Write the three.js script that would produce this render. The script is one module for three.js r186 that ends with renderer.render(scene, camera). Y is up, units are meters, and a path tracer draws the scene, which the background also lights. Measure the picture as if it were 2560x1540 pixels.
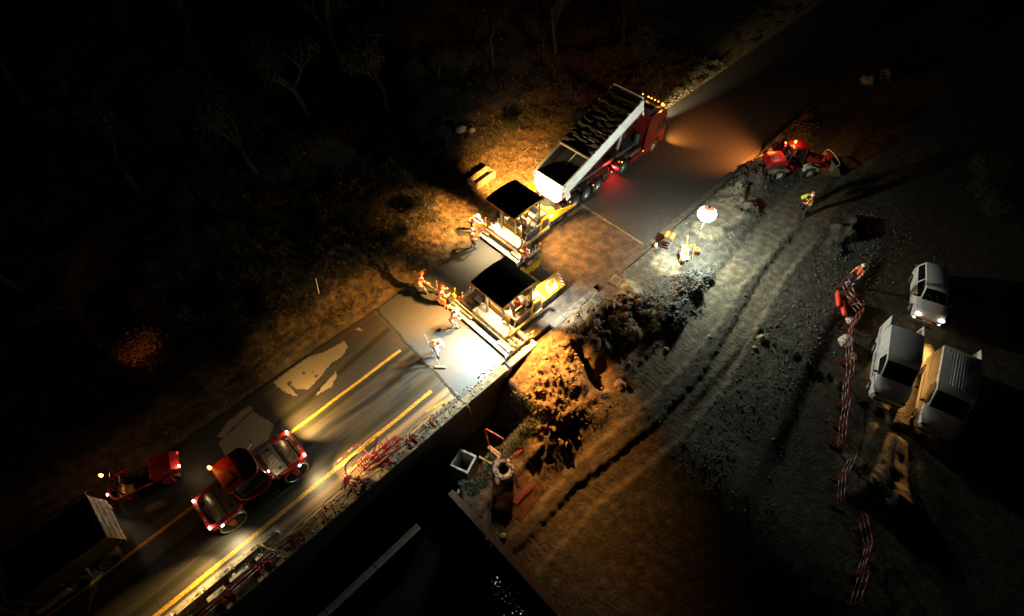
import * as THREE from 'three';
import { mergeGeometries, toCreasedNormals } from 'three/addons/utils/BufferGeometryUtils.js';
import { RoundedBoxGeometry } from 'three/addons/geometries/RoundedBoxGeometry.js';
import { MarchingCubes } from 'three/addons/objects/MarchingCubes.js';
import { createNoise2D, createNoise3D } from 'simplex-noise';

// ---------------------------------------------------------------- camera, sky, moon, exposure
// World axes: +x along the road (towards the tipper truck), +z to the road's right-hand side, y up, metres.
const scene = new THREE.Scene();
const camera = new THREE.PerspectiveCamera(61.28, 1024 / 616, 0.5, 900);
camera.position.set(-13.27, 25, 13.37);
camera.lookAt(0, 0, 0);
const renderer = new THREE.WebGLRenderer({ antialias: true });
renderer.setSize(1024, 616);
renderer.toneMapping = THREE.LinearToneMapping;
renderer.toneMappingExposure = 1.0;
renderer.shadowMap.enabled = true;
renderer.shadowMap.type = THREE.PCFSoftShadowMap;

// a moonless-looking night sky: very dark, slightly teal
{
  const W = 64, H = 32, d = new Float32Array(W * H * 4);
  for (let j = 0; j < H; j++) for (let i = 0; i < W; i++) {
    const k = (j * W + i) * 4, s = 0.0010;
    d[k] = 0.35 * s; d[k + 1] = 0.95 * s; d[k + 2] = 1.15 * s; d[k + 3] = 1;
  }
  const t = new THREE.DataTexture(d, W, H, THREE.RGBAFormat, THREE.FloatType);
  t.mapping = THREE.EquirectangularReflectionMapping; t.magFilter = THREE.LinearFilter; t.needsUpdate = true;
  scene.background = t; scene.environment = t;
}
const moon = new THREE.DirectionalLight(0xe8efff, 0.004);
moon.position.set(8.4, 80, -8.4); moon.target.position.set(0, 0, 0); moon.castShadow = true; moon.shadow.radius = 1;
moon.shadow.mapSize.set(2048, 2048);
Object.assign(moon.shadow.camera, { left: -50, right: 50, top: 50, bottom: -50, near: 1, far: 200 });
scene.add(moon, moon.target);

// ---------------------------------------------------------------- helpers
let seed = 7;
const rnd = () => { seed |= 0; seed = seed + 0x6D2B79F5 | 0; let t = Math.imul(seed ^ seed >>> 15, 1 | seed); t = t + Math.imul(t ^ t >>> 7, 61 | t) ^ t; return ((t ^ t >>> 14) >>> 0) / 4294967296; };
const rr = (a, b) => a + (b - a) * rnd();
const n2 = createNoise2D(rnd), n3 = createNoise3D(rnd);
const fbm = (x, y, o = 4) => { let s = 0, a = 0.5, f = 1; for (let i = 0; i < o; i++) { s += a * n2(x * f, y * f); a *= 0.5; f *= 2.03; } return s; };
const sm = (a, b, x) => { const t = Math.min(1, Math.max(0, (x - a) / (b - a))); return t * t * (3 - 2 * t); };
const lerp = (a, b, t) => a + (b - a) * t;
const V = (x, y, z) => new THREE.Vector3(x, y, z);
const names = new Map();
const numbered = n => { const k = names.get(n) || 0; names.set(n, k + 1); return k ? n + '_' + String(k).padStart(3, '0') : n; };

// collects shapes; mesh() joins them into one named Mesh with uv in metres
class Shape {
  constructor() { this.g = []; }
  add(g, m) {
    if (g.index) g = g.toNonIndexed();
    for (const k of Object.keys(g.attributes)) if (!['position', 'normal', 'uv', 'color'].includes(k)) g.deleteAttribute(k);
    if (m) g.applyMatrix4(m);
    this.g.push(g); return this;
  }
  at(g, x, y, z, rx = 0, ry = 0, rz = 0) { return this.add(g, new THREE.Matrix4().makeRotationFromEuler(new THREE.Euler(rx, ry, rz, 'YXZ')).setPosition(x, y, z)); }
  box(x, y, z, w, h, d, rx = 0, ry = 0, rz = 0) { return this.at(new THREE.BoxGeometry(w, h, d), x, y, z, rx, ry, rz); }
  rbox(x, y, z, w, h, d, r = 0.03, rx = 0, ry = 0, rz = 0) { return this.at(new RoundedBoxGeometry(w, h, d, 2, Math.min(r, w / 2.1, h / 2.1, d / 2.1)), x, y, z, rx, ry, rz); }
  bar(a, b, r, r2 = r, seg = 8) {
    const A = V(...a), B = V(...b), L = A.distanceTo(B), g = new THREE.CylinderGeometry(r2, r, L, seg);
    const q = new THREE.Quaternion().setFromUnitVectors(V(0, 1, 0), B.clone().sub(A).normalize());
    return this.add(g, new THREE.Matrix4().compose(A.add(B).multiplyScalar(0.5), q, V(1, 1, 1)));
  }
  beam(a, b, w, h) { // rectangular bar from a to b
    const A = V(...a), B = V(...b), L = A.distanceTo(B), z = B.clone().sub(A).normalize();
    let up = Math.abs(z.y) > 0.99 ? V(1, 0, 0) : V(0, 1, 0); const x = up.clone().cross(z).normalize(), y = z.clone().cross(x);
    return this.add(new THREE.BoxGeometry(w, h, L), new THREE.Matrix4().makeBasis(x, y, z).setPosition(A.add(B).multiplyScalar(0.5)));
  }
  tube(pts, r, n = 24, seg = 7) { return this.add(new THREE.TubeGeometry(new THREE.CatmullRomCurve3(pts.map(p => V(...p))), n, r, seg)); }
  wheelz(x, y, z, r, w, seg = 28) { return this.at(new THREE.CylinderGeometry(r, r, w, seg), x, y, z, Math.PI / 2, 0, 0); }
  ball(x, y, z, r, sx = 1, sy = 1, sz = 1, n = 14) { const g = new THREE.SphereGeometry(r, n, Math.ceil(n * 0.7)); g.scale(sx, sy, sz); return this.at(g, x, y, z); }
  prism(pts, z0, z1, bev = 0) { // outline in the xy plane, from z0 to z1
    const s = new THREE.Shape(pts.map(p => new THREE.Vector2(p[0], p[1])));
    const g = new THREE.ExtrudeGeometry(s, { depth: z1 - z0 - 2 * bev, bevelEnabled: bev > 0, bevelThickness: bev, bevelSize: bev, bevelOffset: -bev, bevelSegments: 2, curveSegments: 10 });
    g.translate(0, 0, z0 + bev); return this.add(g);
  }
  plate(pts, y0, y1) { // outline in the xz plane, from y0 to y1
    const s = new THREE.Shape(pts.map(p => new THREE.Vector2(p[0], -p[1])));
    const g = new THREE.ExtrudeGeometry(s, { depth: y1 - y0, bevelEnabled: false }); g.rotateX(-Math.PI / 2); g.translate(0, y0, 0); return this.add(g);
  }
  lathe(pts, x, y, z, seg = 24, rx = 0, ry = 0, rz = 0) { return this.at(new THREE.LatheGeometry(pts.map(p => new THREE.Vector2(...p)), seg), x, y, z, rx, ry, rz); }
  quad(a, b, c, d) {
    const g = new THREE.BufferGeometry(); const P = [a, b, c, a, c, d].flat();
    g.setAttribute('position', new THREE.Float32BufferAttribute(P, 3)); g.setAttribute('uv', new THREE.Float32BufferAttribute(new Float32Array(12), 2)); g.computeVertexNormals(); return this.add(g);
  }
  slab(a, b, c, d, t) { // four-cornered panel with thickness t along its normal
    const A = [a, b, c, d].map(p => V(...p)), n = A[1].clone().sub(A[0]).cross(A[3].clone().sub(A[0])).normalize().multiplyScalar(t);
    const Bq = A.map(p => p.clone().sub(n)), L = p => [p.x, p.y, p.z];
    this.quad(...A.map(L)); this.quad(L(Bq[3]), L(Bq[2]), L(Bq[1]), L(Bq[0]));
    for (let i = 0; i < 4; i++) { const j = (i + 1) % 4; this.quad(L(A[i]), L(Bq[i]), L(Bq[j]), L(A[j])); }
    return this;
  }
  geo() {
    const hasC = this.g.some(g => g.attributes.color);
    for (const g of this.g) {
      if (!g.attributes.normal) g.computeVertexNormals();
      if (hasC && !g.attributes.color) g.setAttribute('color', new THREE.Float32BufferAttribute(new Float32Array(g.attributes.position.count * 3).fill(1), 3));
      const p = g.attributes.position, nn = g.attributes.normal, uv = new Float32Array(p.count * 2);
      for (let i = 0; i < p.count; i++) {
        const ax = Math.abs(nn.getX(i)), ay = Math.abs(nn.getY(i)), az = Math.abs(nn.getZ(i));
        if (ay >= ax && ay >= az) { uv[2 * i] = p.getX(i); uv[2 * i + 1] = p.getZ(i); }
        else if (ax >= az) { uv[2 * i] = p.getZ(i); uv[2 * i + 1] = p.getY(i); }
        else { uv[2 * i] = p.getX(i); uv[2 * i + 1] = p.getY(i); }
      }
      g.setAttribute('uv', new THREE.BufferAttribute(uv, 2));
    }
    return this.g.length === 1 ? this.g[0] : mergeGeometries(this.g);
  }
  mesh(name, mat, parent = scene) {
    const m = new THREE.Mesh(this.geo(), mat); m.name = parent === scene ? numbered(name) : name; m.castShadow = m.receiveShadow = true; parent.add(m); return m;
  }
}
const S = () => new Shape();
function thing(name, label, category, pos = [0, 0, 0], turn = 0, group) {
  const o = new THREE.Group(); o.name = numbered(name); o.position.set(...pos); o.rotation.y = turn; o.userData = { label, category }; if (group) o.userData.group = group; scene.add(o); return o;
}
function tag(o, label, category, group) { o.userData = { label, category }; if (group) o.userData.group = group; return o; }
function struct(o, label, kind = 'structure') { o.userData = { kind, label }; return o; }

// ---------------------------------------------------------------- textures and materials
function dataTex(n, m, f, srgb = true, rep = 1) { // f(u,v) -> [r,g,b] 0..1, tiles
  const d = new Uint8Array(n * m * 4);
  for (let j = 0; j < m; j++) for (let i = 0; i < n; i++) { const c = f(i / n, j / m), k = (j * n + i) * 4; d[k] = 255 * Math.min(1, Math.max(0, c[0])); d[k + 1] = 255 * Math.min(1, Math.max(0, c[1])); d[k + 2] = 255 * Math.min(1, Math.max(0, c[2])); d[k + 3] = 255; }
  const t = new THREE.DataTexture(d, n, m, THREE.RGBAFormat); t.wrapS = t.wrapT = THREE.RepeatWrapping; t.magFilter = THREE.LinearFilter; t.minFilter = THREE.LinearMipmapLinearFilter; t.generateMipmaps = true;
  if (srgb) t.colorSpace = THREE.SRGBColorSpace; t.repeat.set(rep, rep); t.needsUpdate = true; return t;
}
// tileable noise: 4-d torus replaced by blending shifted copies
const tn = (u, v, f, o = 3) => { const a = u, b = 1 - u, c = v, d = 1 - v, g = (x, y) => fbm(x * f, y * f, o); return (g(u, v) * b * d + g(u - 1, v) * a * d + g(u, v - 1) * b * c + g(u - 1, v - 1) * a * c) / Math.sqrt((a * a + b * b) * (c * c + d * d)); };
const grimeTex = dataTex(256, 256, (u, v) => { const d = sm(0.05, 0.45, tn(u, v + 5, 7, 4) + 0.25 * tn(u + 1, v, 40, 2)), k = 0.90 + 0.10 * tn(u, v, 5) + 0.10 * tn(u + 3, v, 24, 2) - 0.26 * d; return [k, k * (1 - 0.03 * d), k * (1 - 0.09 * d)]; }, true, 0.45);
const grainTex = dataTex(512, 512, (u, v) => { const k = 0.80 + 0.20 * tn(u, v, 6, 4) + 0.26 * (rnd() - 0.5) + 0.12 * tn(u, v, 60, 2); return [k, k, k]; }, true, 0.5);
const grainBump = dataTex(512, 512, (u, v) => { const k = 0.5 + 0.3 * tn(u, v, 40, 3) + 0.35 * (rnd() - 0.5); return [k, k, k]; }, false, 0.5);
const soilTex = dataTex(512, 512, (u, v) => { const st = sm(0.55, 0.75, tn(u + 7, v, 70, 2) + 0.35 * rnd()); const k = 0.66 + 0.26 * tn(u, v, 5, 5) + 0.22 * (rnd() - 0.5) + 0.16 * tn(u, v, 30, 2) + 0.38 * st; return [k, k * (0.98 + 0.02 * st), k * (0.94 + 0.07 * st)]; }, true, 0.28);
const soilBump = dataTex(512, 512, (u, v) => { const k = 0.5 + 0.45 * tn(u, v, 14, 5) + 0.3 * (rnd() - 0.5); return [k, k, k]; }, false, 0.28);
const M = (r, g, b, rough = 0.6, metal = 0, o = {}) => new THREE.MeshStandardMaterial({ color: new THREE.Color().setRGB(r, g, b), roughness: rough, metalness: metal, ...o });
const paint = (r, g, b, rough = 0.42, o = {}) => M(r, g, b, rough, 0, { map: grimeTex, ...o });
const mat = {
  yellow: paint(0.80, 0.42, 0.012, 0.4), yellowDull: paint(0.50, 0.30, 0.05, 0.6), red: paint(0.44, 0.012, 0.014, 0.45), redDark: paint(0.10, 0.007, 0.009, 0.3), redWork: paint(0.36, 0.014, 0.014, 0.55),
  black: paint(0.012, 0.012, 0.012, 0.5), blackMatt: paint(0.016, 0.014, 0.012, 0.85), rubber: paint(0.022, 0.021, 0.02, 0.85), dark: paint(0.05, 0.047, 0.043, 0.6),
  steel: M(0.42, 0.40, 0.37, 0.38, 0.75, { map: grimeTex }), steelDark: M(0.16, 0.15, 0.14, 0.5, 0.6, { map: grimeTex }), chrome: M(0.75, 0.75, 0.74, 0.16, 1),
  grey: paint(0.30, 0.29, 0.27, 0.55), greyLight: paint(0.50, 0.48, 0.44, 0.5), tan: paint(0.44, 0.33, 0.20, 0.6), white: M(0.74, 0.75, 0.74, 0.45, 0, { map: dataTex(256, 256, (u, v) => { const k = 0.93 + 0.06 * tn(u, v, 4) + 0.04 * tn(u, v * 0.3, 30, 2) - 0.12 * sm(0.35, 0.6, tn(u, v + 2, 8, 3)); return [k, k * 0.99, k * 0.97]; }, true, 0.3) }), whiteBody: M(0.64, 0.65, 0.65, 0.3),
  glass: M(0.006, 0.008, 0.009, 0.06, 0), orange: paint(0.80, 0.16, 0.03, 0.5), wood: paint(0.36, 0.24, 0.12, 0.8), concrete: paint(0.40, 0.37, 0.32, 0.9, { map: grainTex }), cloth: M(0.7, 0.69, 0.66, 0.95, 0, { map: grimeTex }),
};
const glow = (r, g, b, k) => new THREE.MeshStandardMaterial({ color: 0x111111, emissive: new THREE.Color().setRGB(r, g, b), emissiveIntensity: k, roughness: 0.4 });
const lamp = { white: glow(1, 0.93, 0.78, 9), cool: glow(0.92, 1, 0.98, 9), amber: glow(1, 0.38, 0.04, 14), amberSmall: glow(1, 0.42, 0.05, 5), red: glow(1, 0.03, 0.03, 5), redDim: glow(1, 0.05, 0.04, 1.2) };
// light sources: they sit just in front of the glowing face of their fitting
function point(parent, p, color, I, radius = 3) { const l = new THREE.PointLight(new THREE.Color().setRGB(...color), I); l.position.set(...p); l.castShadow = true; l.shadow.radius = radius; l.name = 'lamp_light'; parent.add(l); return l; }
function spot(parent, p, to, color, I, deg = 45, pen = 0.6, radius = 3) {
  const l = new THREE.SpotLight(new THREE.Color().setRGB(...color), I, 0, deg * Math.PI / 180, pen); l.position.set(...p); l.target.position.set(...to); l.castShadow = true; l.shadow.radius = radius; l.name = 'lamp_light'; parent.add(l, l.target); return l;
}
const WARM = [1, 0.48, 0.115], HALO = [1, 0.74, 0.38], COOL = [0.86, 1.0, 0.94], AMBER = [1, 0.33, 0.05];
// ================================================================ THE SETTING: ground, road, water, walls
const ROAD_L = -5.7, ROAD_R = 2.35, COPE_R = 2.86, BRIDGE_X = -3.3, BANK_X = -9.5;
const bump = (x, z, cx, cz, rx, rz, h, p = 1.4) => { const d = ((x - cx) / rx) ** 2 + ((z - cz) / rz) ** 2; return h * Math.exp(-(d ** p)); };
const trackMid = x => lerp(8.2, 9.9, sm(16, 5, x)) - 1.4 * sm(3, -6, x);
const along = (P, x) => { for (let i = 0; i < P.length - 1; i++) if (x >= P[i + 1][0]) return lerp(P[i + 1][1], P[i][1], sm(0, 1, 0) + Math.min(1, (x - P[i + 1][0]) / (P[i][0] - P[i + 1][0]))); return P[P.length - 1][1]; };
const laneL = x => along([[40, 6.5], [19, 7.6], [14.8, 7.7], [11.3, 8.0], [7.2, 8.6], [4.4, 8.7], [0.9, 8.6], [-4.3, 7.9], [-8, 8.0], [-20, 8.2]], x), laneR = x => along([[40, 8.2], [19, 9.6], [14.2, 9.7], [9.2, 10.5], [6.7, 10.9], [4.2, 11.2], [0, 11.2], [-5, 10.2], [-20, 10]], x);
const onLane = (x, z) => Math.max(sm(1.05, 0.7, Math.abs(z - laneL(x) + 0.12 * n2(x * 1.2, 3))), sm(0.8, 0.45, Math.abs(z - laneR(x) + 0.08 * n2(x * 1.5, 7))));
const RIDGE = [[-4.3, 7.0], [-3.2, 5.3], [-1.4, 4.2], [1.2, 3.95], [3.6, 4.2], [5.4, 5.2]];
const ridge = (x, z) => { let d = 9; for (let i = 0; i < RIDGE.length - 1; i++) { const [a, b] = RIDGE[i], [c, e] = RIDGE[i + 1], t = Math.min(1, Math.max(0, ((x - a) * (c - a) + (z - b) * (e - b)) / ((c - a) ** 2 + (e - b) ** 2))); d = Math.min(d, Math.hypot(x - lerp(a, c, t), z - lerp(b, e, t))); } return d; };
function mounds(x, z) {
  const wx = x + 0.5 * n2(x * 0.5, z * 0.5), wz = z + 0.5 * n2(x * 0.5 + 9, z * 0.5);
  const rd = ridge(wx, wz);
  return 0.55 * Math.exp(-((rd / 1.35) ** 2)) * (0.8 + 0.4 * n2(x * 0.8, z * 0.8 + 2) + 0.22 * n2(x * 2.1, z * 2.1)) + bump(wx, wz, -2.2, 6.2, 1.5, 1.9, 0.42, 1.6) + bump(wx, wz, 3.4, 6.0, 0.9, 1.0, 0.3)
    + bump(wx, wz, 7.6, 6.7, 1.9, 0.9, 0.42) + bump(wx, wz, 9.6, 6.5, 1.2, 0.7, 0.35) + bump(wx, wz, 5.6, 7.0, 0.9, 0.8, 0.35)
    + bump(wx, wz, 20.9, 4.0, 2.6, 0.8, 0.9) + bump(wx, wz, 27.0, 3.9, 4.5, 0.8, 0.9) + bump(wx, wz, 18.0, 5.5, 0.8, 0.6, 0.35) + bump(wx, wz, 20.4, 11.4, 1.8, 0.5, 0.5) + bump(wx, wz, 5.2, 20.2, 1.3, 1.6, 0.5) + bump(wx, wz, 7.4, 19.6, 0.9, 0.8, 0.18)
    - bump(wx, wz, 0.5, 6.0, 0.55, 1.6, 1.0) - bump(wx, wz, 2.0, 6.6, 1.1, 0.9, 0.4);
}
function roughness(x, z) { // amplitude of the small relief
  const t = 2.4 - 1.6 * onLane(x, z); let a = 0.02 + 0.085 * sm(0.08, 0.4, mounds(x, z));
  a *= lerp(0.3, 1, sm(1.0, 2.0, t)); return a * lerp(1, lerp(0.2, 1, sm(8.5, 7, x) * sm(18, 19, z)), sm(14.4, 15.2, z));
}
function groundY(x, z) {
  if (z > ROAD_L - 0.03 && z < COPE_R + 0.02) return -6.5 * (x < BRIDGE_X + 0.4 && z > 2.2 ? 1 : 0) - 0.5;
  if (z <= ROAD_L) { // verge and planted bank
    const start = lerp(-7.4, -12.5, sm(1.5, 5.5, x)), up = Math.min(7, 0.2 * Math.max(0, start - z));
    const edge = sm(-5.8, -6.6, z);
    return -0.05 + up + edge * (0.10 * fbm(x * 0.7, z * 0.7) + 0.035 * n2(x * 3.1, z * 3.1)) + 0.5 * sm(-9, -16, z) * fbm(x * 0.2, z * 0.2);
  }
  if (x < BANK_X) return -5.2 + 0.25 * fbm(x * 0.4, z * 0.4);
  let y = -0.05 - 1.5 * sm(0.5, -6.5, x);
  const m = mounds(x, z), a = roughness(x, z);
  const ridged = 1 - 2 * Math.abs(n2(x * 1.3, z * 1.3 + 4));
  y += m + a * (fbm(x * 1.1, z * 1.1, 3) * 1.2 + 0.5 * ridged * sm(0.2, 0.7, m) + 0.5 * n2(x * 2.6, z * 2.6) + 0.14 * n2(x * 4.6, z * 4.6));
  const lane = onLane(x, z), on = sm(20, 17, x);
  y -= on * 0.13 * lane;                                                                             // two wheel lanes pressed into the ground
  y -= on * 0.012 * lane * Math.sin(x * 22 + 2 * n2(x * 0.7, z));                                    // lug prints
  y -= 0.13 * sm(9.2, 8.9, x + 0.4 * n2(z * 1.2, 5)) * sm(11.0, 11.5, z) * sm(0, 3, x);              // broken step across the gravel field
  y -= 0.22 * sm(13.6, 14.6, z - 0.2 * (16 - x) * sm(16, 4, x) * 0.6) * sm(22, 18, x) * sm(-2, 4, x);
  // pit between the road wall and the works platform
  const zp = 4.95 + 0.45 * n2(x * 0.6, 3) + 0.3 * sm(-7.5, -9.5, x), pit = sm(BRIDGE_X, BRIDGE_X - 1.2, x) * (1 - sm(zp - 0.5, zp + 0.6, z));
  y = lerp(y, -3.9 + 0.25 * fbm(x, z), pit);
  return y;
}
{
  const line = (segs) => { const o = []; for (const [a, b, s] of segs) for (let v = a; v < b - 1e-6; v += s) o.push(v); o.push(segs[segs.length - 1][1]); return o; };
  const X = line([[-300, -60, 20], [-60, -30, 2], [-30, BANK_X - 0.04, 0.45], [BANK_X - 0.04, BANK_X, 0.04], [BANK_X, 13, 0.1], [13, 28, 0.17], [28, 60, 0.8], [60, 300, 20]]);
  const Z = line([[-300, -60, 20], [-60, -24, 1.2], [-24, -12.5, 0.4], [-12.5, ROAD_L - 0.04, 0.15], [ROAD_L - 0.04, ROAD_L, 0.04], [ROAD_L, COPE_R, 1.0], [COPE_R, COPE_R + 0.03, 0.03], [COPE_R + 0.03, 12, 0.1], [12, 22, 0.17], [22, 60, 0.8], [60, 300, 20]]);
  const nx = X.length, nz = Z.length, P = new Float32Array(nx * nz * 3), C = new Float32Array(nx * nz * 3), U = new Float32Array(nx * nz * 2), I = [];
  const mix = (a, b, t) => [lerp(a[0], b[0], t), lerp(a[1], b[1], t), lerp(a[2], b[2], t)];
  for (let j = 0; j < nz; j++) for (let i = 0; i < nx; i++) {
    const x = X[i], z = Z[j], k = j * nx + i; P[3 * k] = x; P[3 * k + 1] = groundY(x, z); P[3 * k + 2] = z; U[2 * k] = x; U[2 * k + 1] = z;
    const a = fbm(x * 0.35, z * 0.35), b = fbm(x * 1.2 + 5, z * 1.2), c3 = n2(x * 3, z * 3);
    let c;
    if (z < -5) {
      c = [0.26, 0.168, 0.07];                                           // gravelly verge
      const vz = z - lerp(0, -3.6, sm(1, 5, x)), grass = sm(-0.1, 0.3, a + 1.1 * sm(-7.6, -10.2, vz) - 0.38 + 0.35 * b);
      c = mix(c, [0.035, 0.031, 0.013], grass);
      c = mix(c, [0.10, 0.06, 0.03], 0.6 * sm(0.1, 0.4, b));
    } else if (x < BANK_X) c = [0.05, 0.045, 0.03];
    else {
      const m = mounds(x, z), lane = onLane(x, z);
      c = mix([0.125, 0.12, 0.095], [0.08, 0.077, 0.06], sm(-0.1, 0.3, b));
      c = mix(c, [0.185, 0.188, 0.168], 0.8 * sm(0.0, 0.4, a + 0.4 * c3) * sm(10.8, 11.6, z));                    // grey gravel field
      c = mix(c, [0.29, 0.25, 0.17], lane * (0.75 + 0.25 * b) * sm(1, 5, x)); c = mix(c, [0.20, 0.135, 0.07], lane * 0.8 * sm(5, 1, x));                                                 // pale compacted wheel lanes
      c = mix(c, [0.05, 0.048, 0.038], 0.75 * sm(0.20, 0.05, Math.abs(Math.abs(z - laneL(x)) - 1.08) + 0.12 * c3) * sm(0.0, 0.3, b + 0.2) * sm(20, 15, x)); // wet dark rims of the lanes
      const brown = sm(6.2, 3.8, x) * sm(11, 8, z);
      c = mix(c, [0.25, 0.13, 0.045], brown * (0.7 + 0.3 * b) * (1 - 0.6 * lane));                             // clay bank
      c = mix(c, [0.12, 0.062, 0.024], 0.7 * brown * sm(0.05, 0.3, b + 0.3 * c3));
      c = mix(c, [0.15, 0.10, 0.05], sm(1, -4, x) * sm(7, 8, z) * 0.7);
      c = mix(c, [0.12, 0.125, 0.105], sm(0.1, 0.35, m) * sm(5.0, 6.0, x) * (0.75 + 0.5 * c3));                // dark stone heaps
      c = mix(c, [0.05, 0.055, 0.045], 0.8 * sm(0.15, 0.3, bump(x, z, 18, 5.5, 1.0, 0.75, 0.4)));
      c = mix(c, [0.045, 0.05, 0.03], sm(-3.2, -4.4, x) * sm(6.6, 5.2, z) * (0.6 + 0.4 * b));                  // weeds on the pit side
      for (const [px, pz, r] of [[9.55, 4.45, 0.95], [6.25, 4.1, 0.75], [16.4, 4.5, 1.3], [18.2, 4.3, 1.2], [14.2, 4.6, 1.0]]) c = mix(c, [0.36, 0.325, 0.23], 0.9 * sm(1.15, 0.85, Math.hypot(x - px, z - pz) / r + 0.22 * b)); // pale mortar spills
      c = mix(c, [0.21, 0.195, 0.155], 0.8 * sm(12.8, 13.6, x + 0.6 * b) * sm(20.5, 18, x) * sm(6.6, 7.2, z) * sm(10.6, 9.9, z));         // pale compacted fines
      c = mix(c, mix([0.115, 0.09, 0.055], [0.085, 0.075, 0.055], sm(-0.2, 0.3, b)), sm(13.2, 14.4, z - 0.08 * (16 - x)));   // trodden earth of the car park
    }
    C[3 * k] = c[0]; C[3 * k + 1] = c[1]; C[3 * k + 2] = c[2];
    if (i < nx - 1 && j < nz - 1) { const q = k + nx; I.push(k, q, k + 1, k + 1, q, q + 1); }
  }
  const g = new THREE.BufferGeometry(); g.setAttribute('position', new THREE.BufferAttribute(P, 3)); g.setAttribute('color', new THREE.BufferAttribute(C, 3)); g.setAttribute('uv', new THREE.BufferAttribute(U, 2)); g.setIndex(I); g.computeVertexNormals();
  const m = new THREE.Mesh(g, new THREE.MeshStandardMaterial({ color: 0xffffff, vertexColors: true, map: soilTex, bumpMap: soilBump, bumpScale: 0.03, roughness: 0.95 }));
  m.name = 'ground'; m.receiveShadow = m.castShadow = true; scene.add(m); struct(m, 'bare earth, gravel and planted banks of the works site');
}
// ---- stream below the road bridge
{
  const nx = 420, nz = 620, g = new THREE.PlaneGeometry(36, 60, nx, nz); g.rotateX(-Math.PI / 2); g.translate(-27.4, -4.3, 32.5);
  const p = g.attributes.position; for (let i = 0; i < p.count; i++) { const x = p.getX(i), z = p.getZ(i); const w = 0.25 + 1.0 * Math.exp(-((x + 10.35) ** 2 + (z - 10.3) ** 2) / 0.5); p.setY(i, p.getY(i) + 0.012 * w * n2(x * 1.3, z * 0.8) + 0.022 * (w - 0.25) * n2(x * 9, z * 9)); }
  g.computeVertexNormals();
  const m = new THREE.Mesh(g, M(0.004, 0.005, 0.004, 0.03)); m.name = 'water'; m.receiveShadow = true; scene.add(m); struct(m, 'dark stream running under the road bridge');
}
// ---- carriageway
const asphaltOld = M(0.036, 0.030, 0.023, 0.78, 0, { map: grainTex, bumpMap: grainBump, bumpScale: 0.004 });
const asphaltNew = M(0.060, 0.058, 0.056, 0.62, 0, { map: dataTex(256, 256, (u, v) => { const k = 0.88 + 0.05 * tn(u, v, 4) + 0.10 * (rnd() - 0.5); return [k, k, k]; }, true, 0.4), bumpMap: grainBump, bumpScale: 0.002 });
const milled = M(0.095, 0.058, 0.030, 0.85, 0, { map: dataTex(512, 512, (u, v) => { const k = 0.60 + 0.42 * tn(u, v, 4, 4) + 0.7 * (rnd() - 0.5) + 0.22 * tn(u * 0.4, v, 26, 2); return [k, k * 0.97, k * 0.9]; }, true, 0.25), bumpMap: grainBump, bumpScale: 0.012 });
const roadSlab = (name, label, x0, x1, z0, z1, top, m) => struct(S().box((x0 + x1) / 2, top - 0.15, (z0 + z1) / 2, x1 - x0, 0.3, z1 - z0).mesh(name, m), label);
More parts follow.
